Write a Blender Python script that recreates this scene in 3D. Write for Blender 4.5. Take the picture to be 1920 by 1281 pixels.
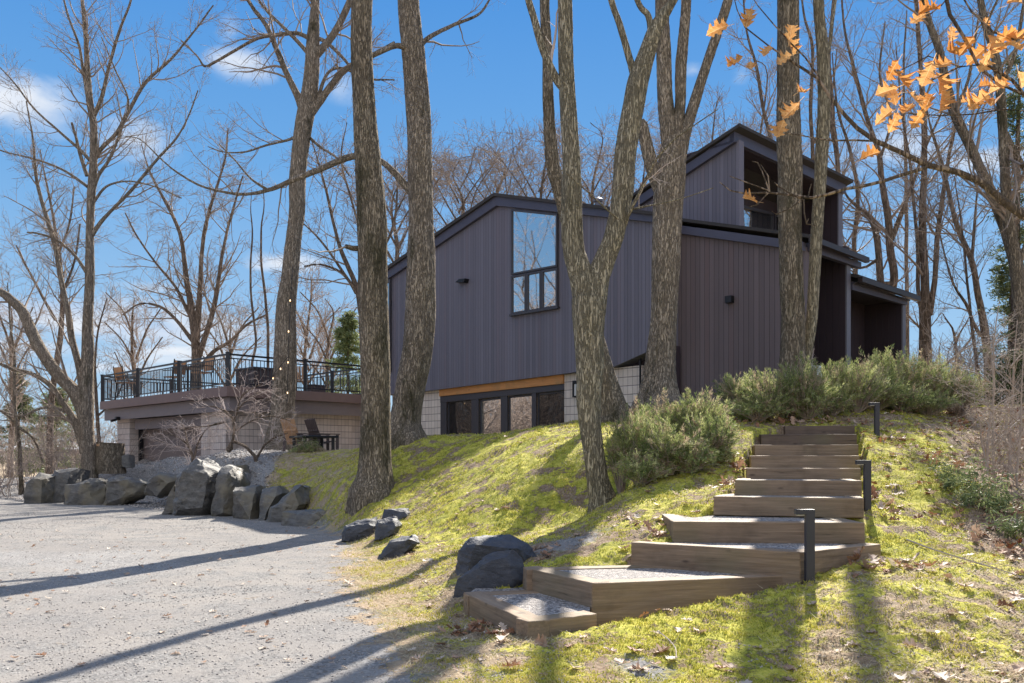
import bpy, bmesh, math, random
import numpy as np
from mathutils import Vector, Matrix

# ------------------------------------------------------------------ camera, sky, sun, exposure
for o in list(bpy.data.objects):
    bpy.data.objects.remove(o, do_unlink=True)
SC = bpy.context.scene
COL = SC.collection
EYE = 1.10            # eye height over the driveway
F = 1650.0            # focal length in photo pixels (1920 wide)
HOR = 862.0           # horizon row in the photo
cam_d = bpy.data.cameras.new("camera")
cam_d.sensor_width = 36.0
cam_d.lens = 36.0 * F / 1920.0
cam_d.shift_y = (HOR - 640.5) / 1920.0
cam_d.clip_start = 0.05
cam_d.clip_end = 3000.0
cam = bpy.data.objects.new("camera", cam_d)
cam.location = (0, 0, EYE)
cam.rotation_euler = (math.radians(90), 0, 0)
COL.objects.link(cam)
SC.camera = cam

SUN_EL = math.radians(38.0)
SUN_AZ = math.radians(18.0)      # clockwise from +Y
SC.view_settings.view_transform = 'Standard'
SC.view_settings.look = 'None'
SC.view_settings.exposure = 1.12
SC.view_settings.gamma = 1.0
SC.render.engine = 'CYCLES'
SC.cycles.max_bounces = 6
SC.cycles.transparent_max_bounces = 4
SC.cycles.use_denoising = True

sun_d = bpy.data.lights.new("sun", 'SUN')
sun_d.energy = 5.0
sun_d.angle = math.radians(0.5)
sun_d.color = (1.0, 0.93, 0.82)
sun = bpy.data.objects.new("sun", sun_d)
sd_ = Vector((math.sin(SUN_AZ) * math.cos(SUN_EL), math.cos(SUN_AZ) * math.cos(SUN_EL), math.sin(SUN_EL)))
sun.rotation_euler = sd_.to_track_quat('Z', 'Y').to_euler()
sun.location = sd_ * 60
COL.objects.link(sun)


class NT:
    """small helper for node trees"""
    def __init__(s, tree):
        s.t = tree
        s.n = tree.nodes
        s.l = tree.links

    def node(s, typ, **kw):
        n = s.n.new(typ)
        for k, v in kw.items():
            setattr(n, k, v)
        return n

    def put(s, sock, v):
        if v is None:
            return
        if isinstance(v, bpy.types.NodeSocket):
            s.l.new(v, sock)
        else:
            if sock.type == 'RGBA' and not hasattr(v, '__len__'):
                v = (v, v, v, 1)
            elif sock.type == 'RGBA' and len(v) == 3:
                v = tuple(v) + (1,)
            sock.default_value = v

    def math(s, op, a, b=None, c=None, clamp=False):
        n = s.node('ShaderNodeMath', operation=op, use_clamp=clamp)
        s.put(n.inputs[0], a); s.put(n.inputs[1], b); s.put(n.inputs[2], c)
        return n.outputs[0]

    def vmath(s, op, a, b=None):
        n = s.node('ShaderNodeVectorMath', operation=op)
        s.put(n.inputs[0], a); s.put(n.inputs[1], b)
        return n.outputs['Value'] if op in ('DOT_PRODUCT', 'LENGTH', 'DISTANCE') else n.outputs[0]

    def mix(s, fac, a, b, mode='MIX'):
        n = s.node('ShaderNodeMix', data_type='RGBA', blend_type=mode)
        s.put(n.inputs[0], fac); s.put(n.inputs[6], a); s.put(n.inputs[7], b)
        return n.outputs[2]

    def ramp(s, fac, stops, interp='LINEAR'):
        n = s.node('ShaderNodeValToRGB')
        n.color_ramp.interpolation = interp
        while len(n.color_ramp.elements) < len(stops):
            n.color_ramp.elements.new(0.5)
        for e, (p, c) in zip(n.color_ramp.elements, stops):
            e.position = p
            e.color = (c, c, c, 1) if not hasattr(c, '__len__') else tuple(c) + (1,)
        s.put(n.inputs[0], fac)
        return n.outputs[0]

    def smooth(s, x, lo, hi):
        n = s.node('ShaderNodeMapRange', interpolation_type='SMOOTHSTEP')
        s.put(n.inputs[0], x); s.put(n.inputs[1], lo); s.put(n.inputs[2], hi)
        n.inputs[3].default_value = 0; n.inputs[4].default_value = 1
        return n.outputs[0]

    def noise(s, vec, scale, detail=4, rough=0.55, dist=0.0, out=0):
        n = s.node('ShaderNodeTexNoise')
        s.put(n.inputs['Vector'], vec)
        n.inputs['Scale'].default_value = scale
        n.inputs['Detail'].default_value = detail
        n.inputs['Roughness'].default_value = rough
        n.inputs['Distortion'].default_value = dist
        return n.outputs[out]

    def voro(s, vec, scale, feature='F1', out=0):
        n = s.node('ShaderNodeTexVoronoi', feature=feature)
        s.put(n.inputs['Vector'], vec)
        n.inputs['Scale'].default_value = scale
        return n.outputs[out]

    def scale(s, vec, v):
        n = s.node('ShaderNodeMapping')
        s.put(n.inputs[0], vec)
        n.inputs['Scale'].default_value = v
        return n.outputs[0]

    def bump(s, h, strength, dist, normal=None):
        n = s.node('ShaderNodeBump')
        n.inputs['Strength'].default_value = strength
        n.inputs['Distance'].default_value = dist
        s.put(n.inputs['Height'], h)
        if normal is not None:
            s.put(n.inputs['Normal'], normal)
        return n.outputs[0]


# world: Nishita sky, deepened and cooled, with clouds laid out by direction and an added fill bank
W = bpy.data.worlds.new("World")
SC.world = W
W.use_nodes = True
w = NT(W.node_tree)
w.n.clear()
sky = w.node('ShaderNodeTexSky', sky_type='NISHITA')
sky.sun_disc = False
sky.sun_elevation = SUN_EL
sky.sun_rotation = SUN_AZ
sky.altitude = 300
sky.air_density = 1.0
sky.dust_density = 0.0
sky.ozone_density = 2.0
tc = w.node('ShaderNodeTexCoord')
sep = w.node('ShaderNodeSeparateXYZ')
w.put(sep.inputs[0], tc.outputs['Generated'])
dx, dy, dz = sep.outputs
el = w.math('ARCSINE', dz)
az = w.math('ARCTAN2', dx, dy)
grad = w.ramp(w.math('MULTIPLY', el, 1 / 1.2), [
    (0.0, (0.56, 0.75, 0.94)), (0.10, (0.37, 0.62, 0.91)), (0.26, (0.165, 0.44, 0.86)),
    (0.40, (0.085, 0.335, 0.82)), (0.62, (0.05, 0.26, 0.74)), (1.0, (0.035, 0.20, 0.62))])
skyc = w.mix(0.86, w.mix(1.0, sky.outputs[0], (0.075, 0.075, 0.075), 'MULTIPLY'), grad)
nzv = w.vmath('MULTIPLY', tc.outputs['Generated'], (1, 1, 2.2))
nz = w.noise(nzv, 9.0, 6, 0.55, 0.3)
nzl = w.noise(nzv, 3.2, 5, 0.5, 0.0)
BLOBS = [(45, 195, 95, 45, 1.0), (265, 262, 80, 38, .85), (455, 122, 62, 30, 0.95), (430, 60, 26, 30, .45), (110, 585, 230, 36, 1.25), (300, 620, 320, 34, 1.0), (420, 665, 300, 26, .8), (220, 530, 120, 14, .5),
         (60, 650, 260, 22, .6), (520, 490, 70, 20, .9), (640, 165, 60, 28, .45), (1700, 262, 130, 40, .75), (1860, 300, 90, 30, .45), (210, 690, 90, 14, .7),
         (1300, 130, 26, 14, .5), (1390, 140, 22, 16, .4), (1730, 430, 60, 60, .4), (1580, 300, 60, 40, .4), (640, 640, 80, 30, .55)]
cl = None
for (bx, by, rx, ry, a) in BLOBS:
    ba = math.atan2(bx - 960, F)
    be = math.atan2(HOR - by, math.hypot(F, bx - 960))
    u = w.math('MULTIPLY', w.math('SUBTRACT', az, ba), F / rx / 1.05)
    v = w.math('MULTIPLY', w.math('SUBTRACT', el, be), F / ry / 1.05)
    # flatter base than top
    d2 = w.math('ADD', w.math('MULTIPLY', u, u), w.math('MULTIPLY', v, v))
    m = w.math('MULTIPLY', w.math('SUBTRACT', 1.25, w.math('SQRT', d2), clamp=False), a)
    m = w.math('MAXIMUM', m, 0.0)
    cl = m if cl is None else w.math('MAXIMUM', cl, m)
# general fair-weather cloud away from the picture
back = w.math('MULTIPLY', w.smooth(nzl, 0.50, 0.66), w.smooth(w.math('ABSOLUTE', az), 0.75, 1.1))
# unseen bright cloud bank behind and above the viewer, added to brighten shaded fronts
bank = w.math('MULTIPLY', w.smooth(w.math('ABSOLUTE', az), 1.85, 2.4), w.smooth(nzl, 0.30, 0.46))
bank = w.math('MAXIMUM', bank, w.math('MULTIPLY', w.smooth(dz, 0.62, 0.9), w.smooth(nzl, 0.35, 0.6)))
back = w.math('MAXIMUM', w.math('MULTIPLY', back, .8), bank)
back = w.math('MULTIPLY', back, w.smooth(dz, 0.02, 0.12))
blob = w.smooth(w.math('ADD', cl, w.math('MULTIPLY', w.math('SUBTRACT', nz, 0.5), 2.2)), 0.12, 1.25)
blob = w.math('MULTIPLY', blob, w.smooth(cl, 0.0, 0.25))
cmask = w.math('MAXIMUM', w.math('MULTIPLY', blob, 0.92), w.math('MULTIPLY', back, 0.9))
shade = w.mix(w.smooth(nz, 0.35, 0.7), (0.55, 0.68, 0.88), (0.92, 0.95, 1.0))
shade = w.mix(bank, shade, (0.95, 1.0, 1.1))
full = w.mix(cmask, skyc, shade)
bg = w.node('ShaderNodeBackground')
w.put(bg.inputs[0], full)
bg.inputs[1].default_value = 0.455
wo = w.node('ShaderNodeOutputWorld')
w.l.new(bg.outputs[0], wo.inputs[0])

# ------------------------------------------------------------------ helpers
RNG = np.random.default_rng(7)
random.seed(7)


def px(x, y, d):
    """a point seen at photo pixel (x, y) at depth d"""
    return np.array([(x - 960.0) / F * d, d, EYE + (HOR - y) / F * d])


def onA(x, y, c):
    k = (x - 960.0) / F
    return px(x, y, c / (1 + k))


def onB(x, y, m):
    k = (x - 960.0) / F
    return px(x, y, m / (1 - k))


NA = np.array([-1, -1, 0]) / math.sqrt(2)     # outward normal of the left-facing fronts
NB = np.array([1, -1, 0]) / math.sqrt(2)      # outward normal of the right-facing fronts


def hsh(ix, iy, iz, seed):
    h = (ix.astype(np.int64) * 374761393 + iy.astype(np.int64) * 668265263 + iz.astype(np.int64) * 1274126177 + seed * 974711) & 0xffffffff
    h = ((h ^ (h >> 13)) * 1274126177) & 0xffffffff
    h = (h ^ (h >> 16)) & 0xffffffff
    return (h & 0xffff) / 65535.0


def vnoise(x, y, z=0.0, seed=0):
    x = np.asarray(x, float); y = np.asarray(y, float); z = np.asarray(z, float) + np.zeros_like(x)
    xi = np.floor(x); yi = np.floor(y); zi = np.floor(z)
    fx = x - xi; fy = y - yi; fz = z - zi
    fx = fx * fx * (3 - 2 * fx); fy = fy * fy * (3 - 2 * fy); fz = fz * fz * (3 - 2 * fz)
    r = 0
    for a in (0, 1):
        wa = fx if a else 1 - fx
        for b in (0, 1):
            wb = fy if b else 1 - fy
            for c in (0, 1):
                wc = fz if c else 1 - fz
                r = r + wa * wb * wc * hsh(xi + a, yi + b, zi + c, seed)
    return r * 2 - 1


def fbm(x, y, z=0.0, seed=0, octv=4, gain=0.5):
    r = 0; a = 1.0; f = 1.0; t = 0
    for i in range(octv):
        r = r + a * vnoise(np.asarray(x) * f, np.asarray(y) * f, np.asarray(z) * f, seed + i * 17)
        t += a; a *= gain; f *= 2.03
    return r / t


def sstep(x, a, b):
    t = np.clip((x - a) / (b - a), 0, 1)
    return t * t * (3 - 2 * t)


def mesh_np(name, V, Fc, attrs=None, smooth=False):
    """V (n,3) float, Fc list of arrays (m,k) or list of tuples"""
    me = bpy.data.meshes.new(name)
    V = np.asarray(V, dtype=np.float32)
    if isinstance(Fc, np.ndarray):
        Fc = [Fc]
    if len(Fc) and isinstance(Fc[0], (tuple, list)):
        me.from_pydata(V.tolist(), [], [tuple(int(i) for i in f) for f in Fc])
    else:
        Fc = [f for f in Fc if len(f)]
        nl = sum(f.size for f in Fc); nf = sum(len(f) for f in Fc)
        me.vertices.add(len(V)); me.vertices.foreach_set('co', V.ravel())
        me.loops.add(nl); me.polygons.add(nf)
        me.loops.foreach_set('vertex_index', np.concatenate([f.ravel() for f in Fc]).astype(np.int32))
        tot = np.concatenate([np.full(len(f), f.shape[1]) for f in Fc]).astype(np.int32)
        st = np.concatenate([[0], np.cumsum(tot)[:-1]]).astype(np.int32)
        me.polygons.foreach_set('loop_start', st)
        me.polygons.foreach_set('loop_total', tot)
        me.update(calc_edges=True)
    if smooth:
        me.polygons.foreach_set('use_smooth', np.ones(len(me.polygons), dtype=bool))
    for k, a in (attrs or {}).items():
        at = me.attributes.new(k, 'FLOAT', 'POINT')
        at.data.foreach_set('value', np.asarray(a, dtype=np.float32))
    me.validate(clean_customdata=False)
    return me


def link(name, me, mat=None, parent=None, loc=None):
    o = bpy.data.objects.new(name, me)
    if me is not None and mat is not None and not me.materials:
        me.materials.append(mat)
    COL.objects.link(o)
    if parent is not None:
        o.parent = parent
        wl = parent_world(parent)
        o.location = Vector(loc or (0, 0, 0)) - wl if loc is not None else -wl
    elif loc is not None:
        o.location = loc
    return o


def parent_world(p):
    v = Vector((0, 0, 0))
    while p is not None:
        v = v + p.location
        p = p.parent
    return v


def tag(o, label=None, cat=None, group=None, kind=None):
    if label: o['label'] = label
    if cat: o['category'] = cat
    if group: o['group'] = group
    if kind: o['kind'] = kind
    return o


def thing(name, label, cat, loc=(0, 0, 0), group=None):
    o = bpy.data.objects.new(name, None)
    o.empty_display_size = 0.2
    COL.objects.link(o)
    o.location = Vector([float(v) for v in loc])
    return tag(o, label, cat, group)


class MB:
    """collects solids in world space and builds ONE mesh object"""
    def __init__(s):
        s.v = []; s.f = []

    def add(s, V, Fs):
        b = len(s.v)
        s.v.extend([tuple(float(c) for c in p) for p in V])
        s.f.extend([tuple(i + b for i in f) for f in Fs])
        return s

    def hexa(s, lo, hi):
        """two quads lo, hi (each 4 points, same winding)"""
        V = list(lo) + list(hi)
        return s.add(V, [(3, 2, 1, 0), (4, 5, 6, 7), (0, 1, 5, 4), (1, 2, 6, 5), (2, 3, 7, 6), (3, 0, 4, 7)])

    def prism(s, poly, vec, off=(0, 0, 0)):
        """polygon extruded by vec"""
        vec = np.array(vec, float); off = np.array(off, float)
        P = [np.array(p, float) + off for p in poly]
        n = len(P)
        V = P + [p + vec for p in P]
        Fs = [tuple(range(n - 1, -1, -1)), tuple(range(n, 2 * n))]
        for i in range(n):
            j = (i + 1) % n
            Fs.append((i, j, n + j, n + i))
        return s.add(V, Fs)

    def box(s, c, size, rz=0.0, rx=0.0, ry=0.0):
        M = Matrix.Rotation(rz, 3, 'Z') @ Matrix.Rotation(ry, 3, 'Y') @ Matrix.Rotation(rx, 3, 'X')
        h = [v / 2 for v in size]
        P = []
        for z in (-1, 1):
            for (x, y) in ((-1, -1), (1, -1), (1, 1), (-1, 1)):
                P.append(np.array(M @ Vector((x * h[0], y * h[1], z * h[2]))) + np.array(c, float))
        return s.hexa(P[:4], P[4:])

    def bar(s, a, b, wd, ht, up=(0, 0, 1)):
        a = np.array(a, float); b = np.array(b, float)
        t = b - a; t /= np.linalg.norm(t)
        up = np.array(up, float)
        if abs(t @ up) > 0.95: up = np.array([1.0, 0, 0])
        sx = np.cross(t, up); sx /= np.linalg.norm(sx)
        uy = np.cross(sx, t)
        q = [(-1, -1), (1, -1), (1, 1), (-1, 1)]
        lo = [a + sx * i * wd / 2 + uy * j * ht / 2 for i, j in q]
        hi = [b + sx * i * wd / 2 + uy * j * ht / 2 for i, j in q]
        return s.hexa(lo, hi)

    def tube(s, pts, rad, sides=8):
        V, Fq = tubes([np.array(pts, float)], [np.array(rad, float)], sides)
        return s.add(V, [tuple(f) for f in Fq])

    def lathe(s, c, prof, n=16):
        b = []
        for (r, z) in prof:
            for i in range(n):
                a = 2 * math.pi * i / n
                b.append((c[0] + r * math.cos(a), c[1] + r * math.sin(a), c[2] + z))
        Fs = []
        for k in range(len(prof) - 1):
            for i in range(n):
                j = (i + 1) % n
                Fs.append((k * n + i, k * n + j, (k + 1) * n + j, (k + 1) * n + i))
        Fs.append(tuple(range(n - 1, -1, -1)))
        Fs.append(tuple((len(prof) - 1) * n + i for i in range(n)))
        return s.add(b, Fs)

    def build(s, name, mat, parent=None, bevel=0.0, smooth=False, label=None):
        me = bpy.data.meshes.new(name)
        me.from_pydata(s.v, [], s.f)
        bm = bmesh.new(); bm.from_mesh(me)
        bmesh.ops.recalc_face_normals(bm, faces=bm.faces)
        bm.to_mesh(me); bm.free()
        if smooth:
            me.polygons.foreach_set('use_smooth', np.ones(len(me.polygons), dtype=bool))
        if parent is None:
            # own origin at the centre of the base
            A = np.array(s.v)
            org = Vector([float(A[:, 0].mean()), float(A[:, 1].mean()), float(A[:, 2].min())])
            me.transform(Matrix.Translation(-org))
            o = link(name, me, mat)
            o.location = org
        else:
            o = link(name, me, mat, parent)
        if bevel:
            b = o.modifiers.new('bevel', 'BEVEL')
            b.width = bevel; b.segments = 2; b.limit_method = 'ANGLE'
        if label: o['label'] = label
        return o


def tubes(PT, RD, sides, cap=True):
    """tubes for many polylines at once; returns verts, quads"""
    Vs = []; Qs = []; base = 0
    ang = np.linspace(0, 2 * np.pi, sides, endpoint=False)
    ca = np.cos(ang); sa = np.sin(ang)
    groups = {}
    for p, r in zip(PT, RD):
        groups.setdefault(len(p), []).append((p, r))
    for n, lst in groups.items():
        P = np.stack([a for a, _ in lst]); R = np.stack([b for _, b in lst])    # m,n,3 / m,n
        T = np.gradient(P, axis=1)
        T /= np.linalg.norm(T, axis=2, keepdims=True) + 1e-9
        ref = np.zeros_like(T)
        t0 = np.abs(T.mean(axis=1))
        pick = np.argmin(t0, axis=1)
        ref[np.arange(len(P))[:, None], np.arange(n)[None, :], pick[:, None]] = 1.0
        # seam looks away from the camera when the tube is upright
        A = np.cross(T, ref); A /= np.linalg.norm(A, axis=2, keepdims=True) + 1e-9
        B = np.cross(T, A)
        V = P[:, :, None, :] + R[:, :, None, None] * (A[:, :, None, :] * ca[None, None, :, None] + B[:, :, None, :] * sa[None, None, :, None])
        m = len(P)
        V = V.reshape(-1, 3)
        i = np.arange(sides); j = (i + 1) % sides
        k = np.arange(n - 1)
        q = np.stack([k[:, None] * sides + i, k[:, None] * sides + j, (k[:, None] + 1) * sides + j, (k[:, None] + 1) * sides + i], axis=-1).reshape(-1, 4)
        Q = (q[None] + (np.arange(m) * n * sides)[:, None, None]).reshape(-1, 4) + base
        Vs.append(V); Qs.append(Q); base += len(V)
    return np.concatenate(Vs), np.concatenate(Qs)


def spline(pts, step):
    """Catmull-Rom through points (k columns), resampled about every step (in the first three)"""
    P = np.array(pts, float)
    if len(P) < 3:
        n = max(2, int(np.linalg.norm(P[1, :3] - P[0, :3]) / step) + 1)
        t = np.linspace(0, 1, n)[:, None]
        return P[0] * (1 - t) + P[1] * t
    Q = np.vstack([2 * P[0] - P[1], P, 2 * P[-1] - P[-2]])
    out = []
    for i in range(1, len(Q) - 2):
        a, b, c, d = Q[i - 1], Q[i], Q[i + 1], Q[i + 2]
        n = max(1, int(round(np.linalg.norm(c[:3] - b[:3]) / step)))
        t = (np.arange(n) / n)[:, None]
        out.append(0.5 * ((2 * b) + (c - a) * t + (2 * a - 5 * b + 4 * c - d) * t ** 2 + (3 * b - a - 3 * c + d) * t ** 3))
    out.append(Q[-2][None])
    return np.vstack(out)


# ------------------------------------------------------------------ materials
def mat(name):
    m = bpy.data.materials.new(name)
    m.use_nodes = True
    t = NT(m.node_tree)
    bs = t.n['Principled BSDF']
    return m, t, bs


def simple(name, col, rough=0.6, metal=0.0, var=0.15, nscale=6.0, bump=0.0, spec=None, emit=None, es=1.0):
    m, t, bs = mat(name)
    tcn = t.node('ShaderNodeTexCoord')
    n = t.noise(tcn.outputs['Object'], nscale, 5, 0.6)
    c = t.mix(n, tuple(v * (1 - var) for v in col), tuple(min(1, v * (1 + var)) for v in col))
    t.put(bs.inputs['Base Color'], c)
    bs.inputs['Roughness'].default_value = rough
    bs.inputs['Metallic'].default_value = metal
    if spec is not None: bs.inputs['Specular IOR Level'].default_value = spec
    if bump:
        t.put(bs.inputs['Normal'], t.bump(t.noise(tcn.outputs['Object'], nscale * 6, 4, 0.6), bump, 0.01))
    if emit:
        t.put(bs.inputs['Emission Color'], emit); bs.inputs['Emission Strength'].default_value = es
    return m


def geo_pos(t):
    return t.node('ShaderNodeNewGeometry').outputs['Position']


def siding(name, col, axis, board=0.135, var=0.20):
    """vertical boards; axis = horizontal direction along the wall"""
    m, t, bs = mat(name)
    P = geo_pos(t)
    u = t.math('DIVIDE', t.vmath('DOT_PRODUCT', P, tuple(axis)), board)
    idx = t.math('FLOOR', u)
    fr = t.math('FRACT', u)
    comb = t.node('ShaderNodeCombineXYZ'); t.put(comb.inputs[0], idx)
    wn = t.node('ShaderNodeTexWhiteNoise', noise_dimensions='1D'); t.put(wn.inputs['W'], idx)
    edge = t.math('MINIMUM', fr, t.math('SUBTRACT', 1.0, fr))
    groove = t.smooth(edge, 0.0, 0.045)
    sp = t.node('ShaderNodeSeparateXYZ'); t.put(sp.inputs[0], P)
    gv = t.node('ShaderNodeCombineXYZ')
    t.put(gv.inputs[0], t.math('MULTIPLY', u, 3.0)); t.put(gv.inputs[1], idx); t.put(gv.inputs[2], t.math('MULTIPLY', sp.outputs[2], 0.35))
    grain = t.noise(gv.outputs[0], 6.0, 5, 0.65)
    big = t.noise(t.scale(P, (1, 1, .22)), 1.7, 5, 0.65)
    k = t.math('ADD', t.math('MULTIPLY', wn.outputs[0], 0.5), t.math('ADD', t.math('MULTIPLY', grain, 0.4), t.math('MULTIPLY', t.math('SUBTRACT', big, .25), 0.55)))
    lo = tuple(v * (1 - var) for v in col); hi = tuple(v * (1 + var) for v in col)
    c = t.mix(k, lo, hi)
    wn2 = t.node('ShaderNodeTexWhiteNoise', noise_dimensions='1D'); t.put(wn2.inputs['W'], t.math('ADD', idx, 31.7))
    c = t.mix(t.math('MULTIPLY', t.smooth(wn2.outputs[0], .75, 1.0), .35), c, (col[0] * 1.25, col[1] * 1.02, col[2] * .95))
    c = t.mix(groove, tuple(v * 0.25 for v in col), c)
    t.put(bs.inputs['Base Color'], c)
    bs.inputs['Roughness'].default_value = 0.62
    bs.inputs['Specular IOR Level'].default_value = 0.35
    h = t.math('ADD', t.math('MULTIPLY', groove, 1.0), t.math('MULTIPLY', grain, 0.12))
    t.put(bs.inputs['Normal'], t.bump(h, 0.8, 0.012))
    return m


def blockmat(name, axis, bw=0.135, bh=0.2):
    m, t, bs = mat(name)
    P = geo_pos(t)
    sp = t.node('ShaderNodeSeparateXYZ'); t.put(sp.inputs[0], P)
    u = t.math('DIVIDE', t.vmath('DOT_PRODUCT', P, tuple(axis)), bw)
    v = t.math('DIVIDE', sp.outputs[2], bh)
    fu = t.math('FRACT', u); fv = t.math('FRACT', v)
    eu = t.math('MINIMUM', fu, t.math('SUBTRACT', 1.0, fu))
    ev = t.math('MINIMUM', fv, t.math('SUBTRACT', 1.0, fv))
    g = t.math('MULTIPLY', t.math('ADD', 0.45, t.math('MULTIPLY', t.smooth(eu, 0.02, 0.07), .55)), t.smooth(ev, 0.015, 0.05))
    cc = t.node('ShaderNodeCombineXYZ'); t.put(cc.inputs[0], t.math('FLOOR', u)); t.put(cc.inputs[1], t.math('FLOOR', v))
    wn = t.node('ShaderNodeTexWhiteNoise', noise_dimensions='2D'); t.put(wn.inputs['Vector'], cc.outputs[0])
    n = t.noise(P, 14, 5, 0.7)
    k = t.math('ADD', t.math('MULTIPLY', wn.outputs[0], 0.45), t.math('MULTIPLY', n, 0.5))
    c = t.mix(k, (0.52, 0.44, 0.40), (0.78, 0.68, 0.62))
    st = t.smooth(t.noise(t.scale(P, (1, 1, 0.25)), 1.6, 4, 0.6), 0.58, 0.75)
    c = t.mix(t.math('MULTIPLY', st, 0.4), c, (0.34, 0.22, 0.13))
    c = t.mix(g, (0.15, 0.12, 0.12), c)
    t.put(bs.inputs['Base Color'], c)
    bs.inputs['Roughness'].default_value = 0.9
    t.put(bs.inputs['Normal'], t.bump(t.math('ADD', g, t.math('MULTIPLY', n, 0.3)), 0.7, 0.012))
    return m


AX_A = np.array([1, -1, 0]) / math.sqrt(2)
AX_B = np.array([1, 1, 0]) / math.sqrt(2)
M = {}
M['sidA'] = siding('blue grey board siding', (0.145, 0.136, 0.172), AX_A, 0.10, .26)
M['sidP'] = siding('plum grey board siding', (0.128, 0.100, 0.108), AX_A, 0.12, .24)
M['sidB'] = siding('recess shaded board siding', (0.045, 0.032, 0.040), AX_B, 0.15)  # shade on the recessed back walls is put into this darker tone
M['sidD'] = siding('shaded plum board siding', (0.045, 0.032, 0.042), AX_A, 0.15)  # darker copy of the plum boards, recess shade painted into the colour
M['blkA'] = blockmat('scored block', AX_A)
M['blkB'] = blockmat('scored block side', AX_B)
M['fascia'] = simple('navy fascia paint', (0.07, 0.068, 0.105), 0.5, var=0.2, nscale=3, bump=0.1)
M['fin'] = simple('grey edge board', (0.15, 0.145, 0.18), 0.5, var=0.12)
M['roof'] = simple('dark shingle', (0.045, 0.04, 0.042), 0.85, var=0.4, nscale=30, bump=0.4)
M['gutter'] = simple('brown gutter metal', (0.05, 0.035, 0.032), 0.4, 0.3, var=0.2)
M['frame'] = simple('window frame paint', (0.05, 0.045, 0.055), 0.4, var=0.15)
M['black'] = simple('black metal', (0.018, 0.018, 0.022), 0.4, 0.4, var=0.3)
M['rail'] = simple('railing metal', (0.022, 0.024, 0.032), 0.42, 0.2, var=0.2)
M['brownf'] = simple('brown deck fascia', (0.20, 0.135, 0.125), 0.6, var=0.15, nscale=4, bump=0.1)
M['greyf'] = simple('grey deck beam', (0.21, 0.175, 0.18), 0.6, var=0.12, nscale=4, bump=0.1)
M['gdoor'] = simple('taupe garage door', (0.20, 0.155, 0.145), 0.55, var=0.1, nscale=2)
M['bollard'] = simple('charcoal powder coat', (0.045, 0.046, 0.06), 0.45, 0.2, var=0.12)
M['white'] = simple('white glaze', (0.75, 0.75, 0.76), 0.35, var=0.06)
M['deckf'] = simple('deck boards', (0.22, 0.17, 0.14), 0.7, var=0.25, nscale=9)
M['bulb'] = simple('lit bulb', (1, 0.8, 0.55), 0.3, emit=(1.0, 0.62, 0.3), es=1.6)
M['lampglass'] = simple('lamp glass', (0.6, 0.6, 0.62), 0.2)


def woodmat(name, c1, c2, vec_scale, rough=0.75):
    m, t, bs = mat(name)
    tcn = t.node('ShaderNodeTexCoord')
    oi = t.node('ShaderNodeObjectInfo')
    off = t.vmath('ADD', tcn.outputs['Object'], t.vmath('MULTIPLY', t.node('ShaderNodeCombineXYZ').outputs[0], (1, 1, 1)))
    cb = t.node('ShaderNodeCombineXYZ')
    t.put(cb.inputs[0], t.math('MULTIPLY', oi.outputs['Random'], 37.0))
    t.put(cb.inputs[1], t.math('MULTIPLY', oi.outputs['Random'], 17.0))
    off = t.vmath('ADD', tcn.outputs['Object'], cb.outputs[0])
    g = t.noise(t.scale(off, vec_scale), 1.0, 6, 0.65, 0.6)
    g2 = t.noise(t.scale(off, tuple(v * 0.3 for v in vec_scale)), 1.0, 4, 0.6, 1.0)
    blot = t.noise(off, 3.0, 4, 0.6)
    k = t.math('ADD', t.math('MULTIPLY', g, 0.6), t.math('MULTIPLY', g2, 0.4))
    c = t.ramp(k, [(0.28, c1), (0.5, tuple((a + b) / 2 for a, b in zip(c1, c2))), (0.72, c2)])
    c = t.mix(t.math('MULTIPLY', t.smooth(blot, 0.50, 0.75), .5), c, tuple(v * 0.8 for v in c1))
    # knots
    kn = t.voro(t.scale(off, (2.2, 2.2, 6.0)), 1.0)
    c = t.mix(t.math('MULTIPLY', t.smooth(kn, 0.10, 0.02), 0.75), c, (0.05, 0.03, 0.02))
    c = t.mix(t.math('MULTIPLY', t.smooth(g, 0.36, 0.28), .5), c, (0.035, 0.025, 0.02))
    c = t.mix(t.math('MULTIPLY', t.smooth(t.noise(off, 1.3, 3, 0.6), 0.5, 0.7), .35), c, (0.16, 0.15, 0.075))
    t.put(bs.inputs['Base Color'], c)
    bs.inputs['Roughness'].default_value = rough
    t.put(bs.inputs['Normal'], t.bump(g, 0.5, 0.006))
    return m


M['timber'] = woodmat('weathered timber', (0.13, 0.085, 0.052), (0.40, 0.285, 0.19), (2.2, 26, 48))
M['timberd'] = woodmat('dark damp timber', (0.09, 0.06, 0.045), (0.20, 0.14, 0.10), (3, 26, 42))
M['cedar'] = woodmat('cedar beam', (0.42, 0.17, 0.05), (0.66, 0.30, 0.10), (2, 2, 30), 0.6)
M['slat'] = woodmat('teak slats', (0.35, 0.20, 0.11), (0.55, 0.34, 0.2), (30, 30, 2), 0.6)
M['slatd'] = woodmat('dark stained slats', (0.05, 0.035, 0.035), (0.11, 0.08, 0.08), (30, 30, 2), 0.6)


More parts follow.
